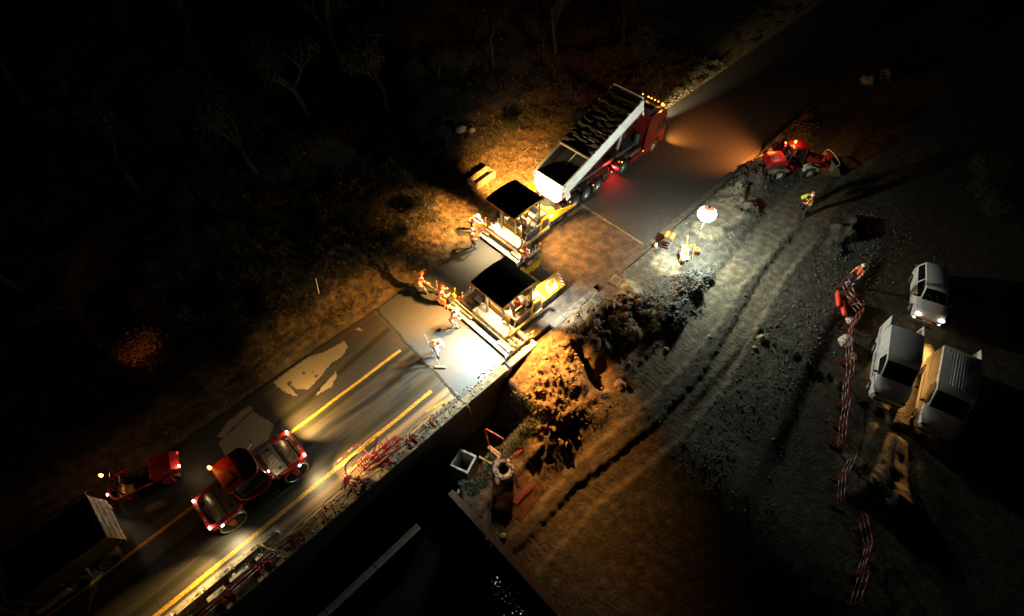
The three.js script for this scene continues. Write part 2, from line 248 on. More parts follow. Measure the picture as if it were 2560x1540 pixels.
{ // old road by the rollers, with its dust patches, tyre marks and stains
  const x0 = -28, x1 = -6.1, z0 = ROAD_L, z1 = ROAD_R, W = 2048, H = 752, cv = document.createElement('canvas'); cv.width = W; cv.height = H; const c = cv.getContext('2d');
  const X = x => (x - x0) / (x1 - x0) * W, Z = z => (z - z0) / (z1 - z0) * H, k = W / (x1 - x0);
  c.fillStyle = 'rgb(54,47,39)'; c.fillRect(0, 0, W, H);
  for (let i = 0; i < 900; i++) { const x = rnd() * W, z = rnd() * H, l = rr(40, 420), a = rr(0.03, 0.11); c.fillStyle = rnd() < 0.5 ? `rgba(25,20,16,${a})` : `rgba(150,125,90,${a})`; c.fillRect(x, z, l, rr(1, 9)); }
  const streak = (pts, w, col, n = 26) => { for (let i = 0; i < n; i++) { c.strokeStyle = col; c.lineWidth = rr(0.25, 1) * w * k; c.beginPath(); pts.forEach(([x, z], q) => { const a = X(x + rr(-0.2, 0.2)), b = Z(z + rr(-0.12, 0.12)); q ? c.lineTo(a, b) : c.moveTo(a, b); }); c.stroke(); } };
  streak([[-6, -1.55], [-7.6, -1.0], [-9.4, -0.95], [-12, -1.15], [-16, -1.1], [-24, -1.1]], 0.35, 'rgba(14,12,10,0.07)');
  streak([[-6, -2.05], [-12, -2.0], [-20, -1.95], [-28, -1.9]], 0.3, 'rgba(14,12,10,0.05)');
  streak([[-6, 0.3], [-12, 0.4], [-20, 0.3], [-28, 0.3]], 0.4, 'rgba(14,12,10,0.045)');
  streak([[-6, -4.0], [-12, -3.3], [-20, -3.2], [-28, -3.2]], 0.4, 'rgba(14,12,10,0.045)');
  streak([[-6, 1.5], [-10, 1.5], [-14, 1.55], [-20, 1.4]], 0.5, 'rgba(165,135,90,0.05)');
  streak([[-6, 2.0], [-10, 2.0], [-14, 2.0], [-20, 2.0], [-28, 2.1]], 0.45, 'rgba(175,140,90,0.06)');
  for (let i = 0; i < 14; i++) { c.strokeStyle = 'rgba(10,9,8,0.55)'; c.lineWidth = rr(1, 2.4); let x = rr(-24, -7), z = rr(-5, 2); c.beginPath(); c.moveTo(X(x), Z(z)); for (let q = 0; q < 8; q++) { x += rr(-0.5, 0.5); z += rr(-0.1, 0.5); c.lineTo(X(x), Z(z)); } c.stroke(); }
  const rag = (pts, col, amp = 0.09) => { c.fillStyle = col; c.beginPath(); let f = 1; for (let i = 0; i < pts.length; i++) { const a = pts[i], b = pts[(i + 1) % pts.length]; for (let q = 0; q < 14; q++) { const x = lerp(a[0], b[0], q / 14) + amp * n2(i * 3 + q * 0.7, a[0]), z = lerp(a[1], b[1], q / 14) + amp * n2(i * 3 + q * 0.7, a[1] + 20); f ? c.moveTo(X(x), Z(z)) : c.lineTo(X(x), Z(z)); f = 0; } } c.fill(); };
  const pale = 'rgb(132,112,84)';
  rag([[-12.8, -5.5], [-11.8, -5.6], [-10.55, -5.62], [-9.71, -5.24], [-9.29, -5.23], [-8.52, -5.09], [-8.57, -4.62], [-9.26, -4.3], [-9.84, -4.38], [-10.83, -4.02], [-11.68, -3.84], [-12.06, -4.3], [-12.31, -5.11], [-12.27, -4.51], [-12.31, -3.83], [-12.62, -4.58]], pale, 0.06);
  rag([[-11.61, -3.21], [-10.96, -3.49], [-9.98, -3.74], [-10.07, -3.44], [-10.75, -3.09], [-11.22, -3.19]], pale, 0.06);
  rag([[-7.58, -5.32], [-7.33, -5.29], [-7.35, -4.94], [-7.51, -5.14]], pale, 0.04);
  rag([[-16.4, -4.75], [-15.57, -5.14], [-14.37, -5.2], [-14.36, -4.9], [-16.2, -4.5]], pale, 0.05);
  rag([[-16.48, -4.4], [-14.4, -4.75], [-14.3, -4.4], [-13.97, -3.27], [-14.65, -2.77], [-16.6, -3.0]], 'rgb(120,102,78)', 0.06);
  for (const [x, z, r] of [[-11.3, -4.9, 0.12], [-10.9, -4.6, 0.06], [-10.9, -4.25, 0.11], [-12.15, -4.9, 0.14]]) rag([[x - r, z], [x, z - r], [x + r, z], [x, z + r]], 'rgb(60,54,46)', 0.05);
  rag([[-11.9, 0.75], [-11.0, 1.0], [-10.9, 1.35], [-11.5, 1.35]], 'rgba(20,17,14,0.6)', 0.1);
  for (let i = 0; i < 60; i++) { const x = rr(-20, -6.4), z = rr(1.3, 2.3), r = rr(0.05, 0.25); rag([[x - r, z], [x, z - r * 0.4], [x + r, z], [x, z + r * 0.4]], `rgba(150,125,88,${rr(0.08, 0.3)})`, 0.06); }
  for (let i = 0; i < 9000; i++) { const v = rnd() < 0.5 ? 20 : 150; c.fillStyle = `rgba(${v},${v * 0.9},${v * 0.8},${rr(0.05, 0.2)})`; c.fillRect(rnd() * W, rnd() * H, 2, 2); }
  const t = new THREE.CanvasTexture(cv); t.colorSpace = THREE.SRGBColorSpace; t.flipY = false; t.anisotropy = 8;
  const g = new THREE.BoxGeometry(x1 - x0, 0.3, z1 - z0); g.translate((x0 + x1) / 2, -0.15, (z0 + z1) / 2);
  const uv = g.attributes.uv, p = g.attributes.position; for (let i = 0; i < uv.count; i++) uv.setXY(i, (p.getX(i) - x0) / (x1 - x0), (p.getZ(i) - z0) / (z1 - z0));
  const m = new THREE.Mesh(g, M(1, 1, 1, 0.52, 0, { map: t, bumpMap: (() => { const b = grainBump.clone(); b.repeat.set(11, 4); return b; })(), bumpScale: 0.003 }));
  m.name = 'road_surface'; m.castShadow = m.receiveShadow = true; scene.add(m); struct(m, 'old stained asphalt carriageway with pale dust patches');
}
roadSlab('road_approach', 'old asphalt carriageway beyond the dump truck', -90, -28, ROAD_L, ROAD_R, 0, asphaltOld);
roadSlab('milled_road', 'rough milled road base waiting for new asphalt', -6.1, 10.05, ROAD_L, ROAD_R + 0.02, -0.075, milled);
roadSlab('new_pavement_left_lane', 'freshly laid smooth asphalt of the far lane', -6.1, 3.35, ROAD_L + 0.02, -2.62, 0.002, asphaltNew);
roadSlab('new_pavement_right_lane', 'freshly laid smooth asphalt of the near lane', -6.1, -2.25, -2.615, ROAD_R - 0.01, 0.001, asphaltNew);
roadSlab('far_road', 'dark old asphalt road under and beyond the tipper truck', 10.05, 120, ROAD_L, ROAD_R + 0.12, 0, asphaltOld);
struct(S().box(62.6, -0.12, 2.63, 114.9, 0.2, 0.5).mesh('road_shoulder', M(0.10, 0.08, 0.05, 0.95, 0, { map: soilTex, bumpMap: soilBump, bumpScale: 0.02 })), 'earth shoulder beside the carriageway');
{ // lip of loosened material along the milled edge, bitumen joint, chips
  const strip = (name, label, x, z0, z1, w, col, rough, y, amp) => { const n = 90, P = [], N = [], I = []; for (let i = 0; i <= n; i++) { const z = lerp(z0, z1, i / n), o = amp * n2(z * 0.8, 3) + 0.05 * amp * n2(z * 9, 1) + x(z), ww = w * (0.55 + 0.6 * Math.abs(n2(z * 2.6, 8)) + 0.35 * n2(z * 9, 5)); P.push(o - ww, y, z, o, y + 0.02 + 0.012 * n2(z * 7, 2), z, o + ww, y, z); } for (let i = 0; i < n; i++) for (let q = 0; q < 2; q++) { const k = i * 3 + q; I.push(k, k + 3, k + 1, k + 1, k + 3, k + 4); } const g = new THREE.BufferGeometry(); g.setAttribute('position', new THREE.Float32BufferAttribute(P, 3)); g.setIndex(I); g.computeVertexNormals(); const s = S().add(g); const m = s.mesh(name, M(...col, rough, 0, { map: grainTex })); struct(m, label); };
  strip('pavement_joint', 'ragged dark bitumen joint across the road', z => -6.05 - 0.045 * (z + 2), ROAD_L, ROAD_R, 0.10, [0.018, 0.018, 0.014], 0.9, 0.006, 0.07);
  strip('milled_edge_lip', 'pale crumbled lip where the milling starts', z => 9.98, ROAD_L + 1.9, ROAD_R, 0.16, [0.15, 0.11, 0.065], 0.95, -0.03, 0.05);
}
// ---- painted lines
{
  const wear = dataTex(512, 64, (u, v) => { const k = sm(-0.25, 0.35, tn(u, v * 0.25, 34, 4) + 0.5 * tn(u, v, 7, 2) + 0.45 * (rnd() - 0.3)); return [lerp(0.30, 0.84, k), lerp(0.26, 0.61, k), lerp(0.2, 0.05, k)]; }, true, 1);
  const mk = (label, pts, w) => { const n = 60, P = [], U = [], I = []; for (let i = 0; i <= n; i++) { const x = lerp(pts[0][0], pts[1][0], i / n), z = lerp(pts[0][1], pts[1][1], i / n) + 0.02 * n2(x * 0.3, 9); P.push(x, 0.008, z - w / 2, x, 0.008, z + w / 2); U.push(x / 6, 0, x / 6, 1); } for (let i = 0; i < n; i++) { const k = 2 * i; I.push(k, k + 1, k + 2, k + 2, k + 1, k + 3); } const g = new THREE.BufferGeometry(); g.setAttribute('position', new THREE.Float32BufferAttribute(P, 3)); g.setAttribute('uv', new THREE.Float32BufferAttribute(U, 2)); g.setIndex(I); g.computeVertexNormals(); const m = new THREE.Mesh(g, M(1, 1, 1, 0.6, 0, { map: wear })); m.name = numbered('road_marking'); m.receiveShadow = true; scene.add(m); struct(m, label); };
  mk('worn yellow line between the two lanes', [[-30, -2.2], [-6.6, -2.33]], 0.16);
  mk('worn yellow line along the right side of the road', [[-30, 0.95], [-7.0, 0.92]], 0.2);
  mk('short faded yellow dash near the bridge edge', [[-8.0, 1.66], [-6.75, 1.9]], 0.16);
}
// ---- road-edge coping over the bridge wall, kerb stones
{
  const w = thing('retaining_wall', 'dusty concrete retaining wall with coping along the stream side of the road', 'retaining wall');
  S().box(-21.4, -2.75, 2.6, 36.2, 5.1, 0.46).mesh('wall_face', paint(0.10, 0.09, 0.075, 0.95, { map: grainTex }), w);
  const cm = M(0.30, 0.245, 0.155, 0.95, 0, { map: soilTex, bumpMap: soilBump, bumpScale: 0.02 });
  for (let i = 0; i < 15; i++) { const x = -38.0 + i * 2.4; S().rbox(x, -0.085, 2.61, 2.38, 0.2, 0.51, 0.02).mesh('coping_stone', cm, w); }
  const ab = S().box(-3.05, -2.75, 2.6, 0.46, 5.1, 0.46); ab.mesh('abutment', mat.concrete, w);
}
for (let i = 0; i < 4; i++) tag(S().rbox(1.2 + i * 1.0, -0.08, 2.63, 0.97, 0.24, 0.42, 0.02).mesh('kerb_stone', M(0.15, 0.115, 0.085, 0.9, 0, { map: soilTex })), ['first flat kerb stone, nearest the near paver screed', 'second flat kerb stone beside the near paver track', 'third flat kerb stone of the row, before the last', 'last flat kerb stone of the row, nearest the drain grate'][i], 'kerb stone', 'kerb stones along the paved lane');
tag(S().rbox(-1.85, -0.1, 2.63, 2.2, 0.2, 0.44, 0.02).mesh('edge_slab', M(0.34, 0.33, 0.30, 0.9, 0, { map: grainTex })), 'long pale concrete edge slab beside the near paver screed', 'edge slab');
{ // sheet-pile wall of the works platform over the stream, and training wall in the stream
  const w = thing('sheet_pile_wall', 'dark steel sheet pile wall holding the works platform above the stream', 'retaining wall', [BANK_X - 0.1, -5.2, 0]);
  for (let i = 0; i < 24; i++) S().prism([[-0.12, 0], [0.06, 0], [0.06, 3.62], [-0.12, 3.62]], 5.3 + i * 0.5, 5.55 + i * 0.5).prism([[-0.02, 0], [0.16, 0], [0.16, 3.60], [-0.02, 3.60]], 5.55 + i * 0.5, 5.8 + i * 0.5).mesh('sheet_pile', mat.steelDark, w);
  S().box(0.02, 3.68, 11.3, 0.34, 0.12, 12.1).mesh('capping_beam', paint(0.10, 0.05, 0.025, 0.8), w);
  S().bar([-0.2, 0, 8.15], [-0.2, 3.75, 8.15], 0.09).mesh('guide_post', paint(0.14, 0.03, 0.015, 0.7), w); S().bar([-0.2, 0, 8.5], [-0.2, 3.7, 8.5], 0.09).mesh('guide_post', paint(0.12, 0.06, 0.03, 0.8), w);
  const t = thing('river_wall', 'long low concrete wall with capping blocks standing in the dark stream', 'wall', [0, -5.2, 0]);
  S().box(-20, 1.1, 5.0, 16.6, 2.2, 0.36).mesh('wall_face', paint(0.08, 0.075, 0.065, 0.9), t);
  for (let i = 0; i < 6; i++) S().rbox(-13.0 - i * 2.75, 2.29, 5.0, 2.7, 0.18, 0.38, 0.03).mesh('capping_block', paint(0.045, 0.037, 0.027, 0.9), t);
}
// ---- loose stones and clods (too many to count), laid on the ground
{
  const rock = (n) => { const g = new THREE.IcosahedronGeometry(1, 1), p = g.attributes.position; for (let i = 0; i < p.count; i++) { const v = V(p.getX(i), p.getY(i), p.getZ(i)), k = 1 + 0.35 * n3(v.x * 1.4 + n * 7, v.y * 1.4, v.z * 1.4); p.setXYZ(i, v.x * k, v.y * k * 0.7, v.z * k); } g.computeVertexNormals(); return g; };
  const G = [rock(1), rock(2), rock(3)], d = new THREE.Object3D(), col = new THREE.Color();
  const scatter = (name, label, count, pick, size, color, m) => {
    const im = new THREE.InstancedMesh(G[names.size % 3], m, count); im.name = numbered(name); im.castShadow = im.receiveShadow = true;
    for (let i = 0; i < count; i++) { const [x, z] = pick(), s = size(x, z); d.position.set(x, groundY(x, z) + s * 0.12, z); d.rotation.set(rnd() * 6, rnd() * 6, rnd() * 6); d.scale.set(s * rr(0.7, 1.3), s * rr(0.6, 1.1), s * rr(0.7, 1.3)); d.updateMatrix(); im.setMatrixAt(i, d.matrix); const c = color(x, z), k = rr(0.6, 1.3); im.setColorAt(i, col.setRGB(c[0] * k, c[1] * k, c[2] * k)); }
    scene.add(im); struct(im, label, 'stuff');
  };
  const stone = M(1, 1, 1, 0.9, 0, { map: grainTex });
  const sz = (a, b, p = 2.5) => () => a + (b - a) * rnd() ** p;
  scatter('gravel', 'grey gravel strewn over the works ground', 10000, () => { for (;;) { const x = rr(-1, 24), z = rr(2.95, 17); if (rnd() < (1 - 0.93 * onLane(x, z)) * lerp(0.35, 1, sm(10.6, 11.4, z)) * lerp(1, 0.12, sm(14, 15, z)) * (0.55 + 0.6 * n2(x * 0.8, z * 0.8))) return [x, z]; } }, sz(0.012, 0.07, 7), (x, z) => x < 4 && z < 8 ? [0.25, 0.15, 0.06] : [0.19, 0.18, 0.15], stone);
  scatter('rubble', 'broken dark stones on the spoil heaps', 9000, () => { for (;;) { const x = rr(4.4, 11.5), z = rr(4.8, 8.6); if (rnd() < mounds(x, z) * 2.4) return [x, z]; } }, sz(0.015, 0.10, 5), () => [0.17, 0.175, 0.15], stone);
  scatter('dirt', 'brown clods on the clay mounds', 2000, () => { for (;;) { const x = rr(-4.4, 4.6), z = rr(3.2, 8.6); if (rnd() < mounds(x, z) * 1.6 + 0.08) return [x, z]; } }, sz(0.015, 0.085, 5), () => [0.27, 0.155, 0.06], stone);
  scatter('dirt', 'large clods broken out of the clay bank', 70, () => { for (;;) { const x = rr(-4.4, 5.4), z = rr(3.1, 8.0); if (rnd() < Math.exp(-((ridge(x, z) / 1.1) ** 2))) return [x, z]; } }, sz(0.09, 0.26, 2.4), () => [0.22, 0.12, 0.045], stone);
  scatter('gravel', 'pale gravel on the verge beside the tipper truck', 9000, () => { const z = -5.8 - 6.5 * rnd() ** 1.3; return [rr(-4, 34), z]; }, sz(0.015, 0.06, 4), () => [0.30, 0.23, 0.12], stone);
  scatter('debris', 'crumbs of soil and stone on the bridge coping', 700, () => [rr(-18, -3.4), rr(2.0, 2.84)], sz(0.015, 0.07, 4), () => [0.3, 0.23, 0.13], stone);
  { const im = scene.children[scene.children.length - 1], m4 = new THREE.Matrix4(); for (let i = 0; i < im.count; i++) { im.getMatrixAt(i, m4); m4.elements[13] = 0.03; im.setMatrixAt(i, m4); } }
  scatter('rubble', 'dark rubble along the far edge of the works', 2600, () => { for (;;) { const x = rr(17, 32), z = rr(2.9, 6.5); if (rnd() < mounds(x, z) * 1.3) return [x, z]; } }, sz(0.02, 0.13, 4), () => [0.09, 0.06, 0.035], stone);
}
// ================================================================ ASPHALT PAVERS
// local axes: x forwards from the rear step of the screed, z to the right, centre line z = 0
function decalTex(w, h, draw) { const cv = document.createElement('canvas'); cv.width = w; cv.height = h; const c = cv.getContext('2d'); draw(c, w, h); const t = new THREE.CanvasTexture(cv); t.colorSpace = THREE.SRGBColorSpace; return t; }
function panelWithMap(parent, name, a, b, c, d, mt) { // a..d counter-clockwise from bottom-left, uv 0..1
  const g = new THREE.BufferGeometry(); g.setAttribute('position', new THREE.Float32BufferAttribute([...a, ...b, ...c, ...a, ...c, ...d], 3)); g.setAttribute('uv', new THREE.Float32BufferAttribute([0, 0, 1, 0, 1, 1, 0, 0, 1, 1, 0, 1], 2)); g.computeVertexNormals();
  const m = new THREE.Mesh(g, mt); m.name = name; m.castShadow = m.receiveShadow = true; parent.add(m); return m;
}
const hazardTex = decalTex(128, 32, (c, w, h) => { c.fillStyle = '#f4f0ea'; c.fillRect(0, 0, w, h); c.fillStyle = '#c01018'; for (let i = -2; i < 8; i++) { c.beginPath(); c.moveTo(i * 32, h); c.lineTo(i * 32 + 16, h); c.lineTo(i * 32 + 16 + h, 0); c.lineTo(i * 32 + h, 0); c.fill(); } });
const hazard = M(1, 1, 1, 0.5, 0, { map: hazardTex });
const deckMat = M(0.50, 0.46, 0.40, 0.5, 0.25, { map: grimeTex }), hopperIn = paint(0.035, 0.03, 0.027, 0.7), canopyMat = paint(0.012, 0.011, 0.009, 0.8), machineTan = paint(0.36, 0.27, 0.13, 0.55);
function trackUnit(parent, z, x0, x1, r) {
  const t = new THREE.Group(); t.name = 'crawler_track'; parent.add(t);
  const n = 34, L = x1 - x0, per = 2 * L + 2 * Math.PI * r, pads = S();
  for (let i = 0; i < n; i++) { let s = i / n * per, x, y, a; if (s < L) { x = x0 + s; y = 0.03; a = 0; } else if ((s -= L) < Math.PI * r) { const q = s / r; x = x1 + r * Math.sin(q); y = r - r * Math.cos(q) + 0.03; a = q; } else if ((s -= Math.PI * r) < L) { x = x1 - s; y = 2 * r + 0.03; a = Math.PI; } else { s -= L; const q = s / r; x = x0 - r * Math.sin(q); y = r + r * Math.cos(q) + 0.03; a = Math.PI + q; } pads.box(x, y, z, per / n * 0.82, 0.05, 0.32, 0, 0, a); }
  pads.mesh('track_pad', mat.rubber, t).userData.kind = 'stuff';
  for (const x of [x0, x0 + L * 0.33, x0 + L * 0.66, x1]) S().wheelz(x, r + 0.02, z, r * 0.82, 0.2, 18).mesh('roller_wheel', mat.steelDark, t);
  S().rbox((x0 + x1) / 2, r, z, L * 0.9, r * 0.9, 0.16, 0.03).mesh('track_frame', mat.dark, t);
}
function paver(name, label, pos, turn, o) {
  const t = thing(name, label, 'paver', pos, turn);
  const [zl, zr] = o.screed;
  // ---- tractor
  trackUnit(t, -0.98, 2.0, 5.0, 0.33); trackUnit(t, 0.98, 2.0, 5.0, 0.33);
  S().rbox(3.1, 0.85, 0, 3.2, 0.75, 1.7, 0.04).mesh('chassis', mat.yellowDull, t);
  S().prism([[1.55, 1.25], [2.95, 1.25], [2.95, 1.36], [1.55, 1.36]], -1.25, 1.25).mesh('operator_platform', deckMat, t);
  const hood = S().prism([[2.75, 0.75], [3.75, 0.75], [3.75, 1.5], [3.5, 1.72], [2.75, 1.78]], -1.08, 1.08, 0.05).mesh('engine_hood', o.hoodMat || machineTan, t);
  S().box(3.15, 1.80, -0.4, 0.5, 0.02, 0.5).box(3.15, 1.80, 0.35, 0.5, 0.02, 0.6).mesh('hood_grille', mat.blackMatt, hood);
  for (const s of [-1, 1]) { // yellow side doors with a dark recess
    const f = S(), z = s * 1.24; f.prism([[2.8, 0.55], [3.72, 0.62], [3.86, 1.1], [3.78, 1.66], [2.95, 1.62], [2.8, 1.2]], Math.min(z, z - s * 0.06), Math.max(z, z - s * 0.06)); const d = f.mesh('side_door', mat.yellow, t);
    S().prism([[3.0, 0.78], [3.58, 0.82], [3.66, 1.12], [3.6, 1.46], [3.08, 1.44]], Math.min(z + s * 0.004, z + s * 0.03), Math.max(z + s * 0.004, z + s * 0.03)).mesh('vent_panel', mat.blackMatt, d);
  }
  // ---- hopper
  const hop = new THREE.Group(); hop.name = 'hopper'; t.add(hop);
  S().box(4.85, 0.55, 0, 2.2, 0.1, 1.9).slab([3.78, 0.6, -1.1], [3.78, 0.6, 1.1], [3.7, 1.6, 1.1], [3.7, 1.6, -1.1], 0.05).mesh('hopper_floor', hopperIn, hop);
  S().box(5.85, 0.42, 0, 0.14, 0.3, 2.0).wheelz(6.05, 0.42, -0.55, 0.12, 0.6).wheelz(6.05, 0.42, 0.55, 0.12, 0.6).mesh('push_roller', mat.steelDark, hop);
  for (const s of [-1, 1]) {
    const A = o.wings; // [bottom half width, bottom y, top half width, top y]
    const a = [3.78, A[1], s * A[0]], b = [5.95, A[1] - 0.1, s * A[0]], c = [5.65, A[3] - 0.05, s * (A[2] + (o.flare || 0))], d = [3.85, A[3], s * A[2]];
    const w = (s > 0 ? S().slab(a, b, c, d, 0.06) : S().slab(b, a, d, c, 0.06)).mesh('hopper_wing', mat.yellow, hop);
    const mixp = (u, v, k = 0.008) => { const L = (p, q, r) => p.map((e, i) => lerp(e, q[i], r)); const p = L(L(a, b, u), L(d, c, u), v); return [p[0], p[1] + 0.004, p[2] + s * k]; };
    if (s > 0) {
      panelWithMap(w, 'hazard_stripe', mixp(0.99, 0.06, 0.012), mixp(0.99, 0.97, 0.012), mixp(0.9, 0.97, 0.012), mixp(0.9, 0.06, 0.012), hazard);
      if (o.decal === 'frame') for (const [u0, u1, v0, v1] of [[0.36, 0.72, 0.2, 0.26], [0.36, 0.72, 0.8, 0.86], [0.34, 0.39, 0.2, 0.86], [0.69, 0.74, 0.2, 0.86], [0.45, 0.66, 0.36, 0.50]]) panelWithMap(w, 'decal', mixp(u0, v0), mixp(u1, v0), mixp(u1, v1), mixp(u0, v1), mat.white);
      else for (const [u0, u1, v0, v1] of [[0.36, 0.5, 0.35, 0.68], [0.5, 0.62, 0.42, 0.58], [0.62, 0.76, 0.4, 0.66]]) panelWithMap(w, 'decal', mixp(u0, v0), mixp(u1, v0), mixp(u1, v1), mixp(u0, v1), mat.white);
    }
    S().bar([4.3, 0.6, s * 0.8], [4.9, A[3] - 0.35, s * (A[2] - 0.08)], 0.045).mesh('lift_cylinder', mat.steel, hop);
  }
  if (o.load) { const g = new THREE.SphereGeometry(1, 20, 10, 0, Math.PI * 2, 0, Math.PI / 2); g.scale(0.95, 0.75, 0.85); S().at(g, 4.85, 0.6, 0).mesh('asphalt_load', paint(0.055, 0.05, 0.046, 0.9, { map: grainTex }), hop); }
  // ---- operator stations
  for (const s of [-1, 1]) {
    const st = new THREE.Group(); st.name = 'operator_seat'; t.add(st);
    S().rbox(2.0, 1.75, s * 0.78, 0.48, 0.14, 0.46, 0.05).rbox(1.76, 2.05, s * 0.78, 0.12, 0.55, 0.44, 0.05, 0, 0, 0.12).mesh('cushion', o.seatMat || mat.tan, st);
    S().box(2.0, 1.52, s * 0.78, 0.3, 0.36, 0.3).mesh('pedestal', mat.dark, st);
    const con = S().rbox(2.55, 1.85, s * 0.8, 0.22, 0.5, 0.62, 0.04, 0, 0, 0.35).mesh('control_console', s > 0 ? mat.greyLight : mat.tan, t);
    S().box(2.5, 2.06, s * 0.8, 0.2, 0.02, 0.5, 0, 0, 0.35).mesh('console_screen', mat.black, con);
    S().bar([1.55, 1.36, s * 1.22], [1.55, 2.3, s * 1.22], 0.022).bar([1.55, 2.3, s * 1.22], [2.4, 2.3, s * 1.22], 0.022).bar([2.4, 1.36, s * 1.22], [2.4, 2.3, s * 1.22], 0.022).bar([1.55, 1.85, s * 1.22], [2.4, 1.85, s * 1.22], 0.018).mesh('handrail', mat.tan, t);
    S().rbox(2.2, 1.0, s * 1.2, 1.0, 0.5, 0.1, 0.03).mesh('tool_box', s > 0 ? mat.dark : mat.yellowDull, t);
  }
  S().rbox(1.75, 1.65, 0, 0.3, 0.6, 0.7, 0.04).mesh('control_cabinet', mat.yellowDull, t); S().rbox(2.6, 1.6, -0.1, 0.35, 0.5, 0.6, 0.04).mesh('control_cabinet', mat.yellowDull, t);
  S().tube([[1.2, 1.1, 0.55], [1.25, 1.35, 0.62], [1.15, 1.9, 0.66], [1.1, 2.5, 0.66]], 0.085).mesh('exhaust_pipe', mat.steel, t);
  S().tube([[1.05, 1.0, -0.55], [1.1, 1.4, -0.6], [1.1, 2.5, -0.6]], 0.085).mesh('exhaust_pipe', mat.steel, t);
  for (const z of [0.66, -0.6]) S().ball(1.1, 2.52, z, 0.09, 1, 0.5, 1).mesh('rain_cap', mat.blackMatt, t);
  // ---- canopy
  const [cx0, cx1, cz0, cz1] = o.canopy, cy = 3.55, can = new THREE.Group(); can.name = 'canopy'; t.add(can);
  const nSeg = 10, prof = []; for (let i = 0; i <= nSeg; i++) { const x = lerp(cx0, cx1, i / nSeg); prof.push([x, cy + 0.12 - 0.16 * ((i / nSeg - 0.5) * 2) ** 2]); }
  const cut = lerp(cz0, cz1, 0.70), sheet = [...prof, ...prof.slice().reverse().map(p => [p[0], p[1] - 0.05])];
  S().prism(sheet, cz0 + 0.03, cut - 0.012).mesh('roof_sheet', canopyMat, can); S().prism(sheet, cut + 0.012, cz1 - 0.03).mesh('roof_sheet', canopyMat, can);
  S().prism(prof.concat(prof.slice().reverse().map(p => [p[0], p[1] - 0.1])).map(p => [p[0], p[1] - 0.035]), cut - 0.02, cut + 0.02).mesh('roof_seam', mat.yellowDull, can);
  for (const z of [cz0, cz1]) S().prism(prof.concat(prof.slice().reverse().map(p => [p[0], p[1] - 0.14])).map(p => [p[0], p[1] - 0.012]), z - 0.028, z + 0.028).mesh('roof_trim', mat.yellow, can);
  for (const x of [cx0, cx1]) S().box(x, cy - 0.12, (cz0 + cz1) / 2, 0.05, 0.1, cz1 - cz0 - 0.06).mesh('roof_trim', x === cx0 && o.orangeTrim ? mat.orange : mat.yellowDull, can);
  for (const [x, z] of [[cx0 + 0.75, -0.9], [cx0 + 0.75, 0.95], [cx1 - 0.15, -1.1], [cx1 - 0.15, 1.1]]) S().beam([x + (x < 2 ? 0.45 : 0), 1.3, z], [x, cy - 0.05, z], 0.08, 0.08).mesh('canopy_post', mat.dark, t);
  // ---- screed
  const sc = new THREE.Group(); sc.name = 'screed'; t.add(sc);
  const mz0 = Math.max(zl, -1.35), mz1 = Math.min(zr, 1.35);
  S().prism([[0.5, 0.05], [1.35, 0.05], [1.35, 0.62], [1.0, 0.78], [0.62, 0.78], [0.5, 0.62]], mz0, mz1, 0.02).mesh('main_screed', mat.steel, sc);
  S().rbox(0.98, 0.83, (mz0 + mz1) / 2, 0.8, 0.05, mz1 - mz0 - 0.05, 0.015).mesh('deck_plate', deckMat, sc);
  S().rbox(0.75, 0.875, (mz0 + mz1) / 2, 0.22, 0.04, mz1 - mz0 - 0.5, 0.015).mesh('hatch_cover', mat.grey, sc);
  for (const [a, b, nm] of [[zl, mz0 + 0.25, -1], [mz1 - 0.25, zr, 1]]) {
    if (b - a < 0.2) continue;
    const e = new THREE.Group(); e.name = 'screed_extension'; sc.add(e);
    S().prism([[0.22, 0.04], [0.62, 0.04], [0.62, 0.42], [0.5, 0.52], [0.22, 0.52]], a, b, 0.02).mesh('extension_box', mat.steel, e);
    for (const [x, y, r] of [[0.72, 0.52, 0.05], [0.86, 0.42, 0.06], [1.02, 0.42, 0.05], [1.16, 0.36, 0.07]]) { S().bar([x, y, nm > 0 ? mz1 - 0.02 : a], [x, y, nm > 0 ? b : mz0 + 0.02], r).mesh('guide_tube', mat.chrome, e); }
    const ze = nm > 0 ? zr : zl;
    S().prism([[-0.1, 0.02], [2.0, 0.02], [2.1, 0.2], [1.7, 0.30], [0.2, 0.42], [-0.1, 0.35]], ze - 0.03, ze + 0.03).mesh('end_gate', deckMat, e);
    S().wheelz(0.95, 0.62, ze - nm * 0.25, 0.12, 0.08, 16).bar([1.0, 0.3, ze - nm * 0.1], [1.0, 0.85, ze - nm * 0.1], 0.03).mesh('crank', mat.tan, e);
    const pan = S().rbox(0.45, 1.02, ze - nm * 0.08, 0.16, 0.22, 0.24, 0.03).bar([0.45, 0.45, ze - nm * 0.08], [0.45, 0.95, ze - nm * 0.08], 0.022).mesh('control_panel', mat.yellow, e);
    S().bar([0.5, 1.1, ze - nm * 0.05], [0.62, 1.42, ze], 0.02).ball(0.62, 1.45, ze, 0.045).mesh('control_lever', mat.orange, pan);
    for (let k = 0; k < 5; k++) { const x = 0.75 + k * 0.3; S().bar([x, 0.32, ze], [x + 0.05, 0.5 + 0.14 * (k % 2), ze - nm * 0.04], 0.022).ball(x + 0.06, 0.53 + 0.14 * (k % 2), ze - nm * 0.04, 0.05).mesh('spindle', k % 2 ? mat.white : mat.orange, e); }
    S().bar([1.9, 0.2, ze], [2.05, 0.62, ze + nm * 0.04], 0.025).rbox(2.06, 0.65, ze + nm * 0.04, 0.12, 0.12, 0.08, 0.02).mesh('level_sensor', mat.yellow, e);
  }
  S().rbox(0.42, 0.66, (zl + zr) / 2, 0.07, 0.10, zr - zl - 0.1, 0.02).mesh('guard_rail', o.orangeTrim ? mat.orange : machineTan, sc);
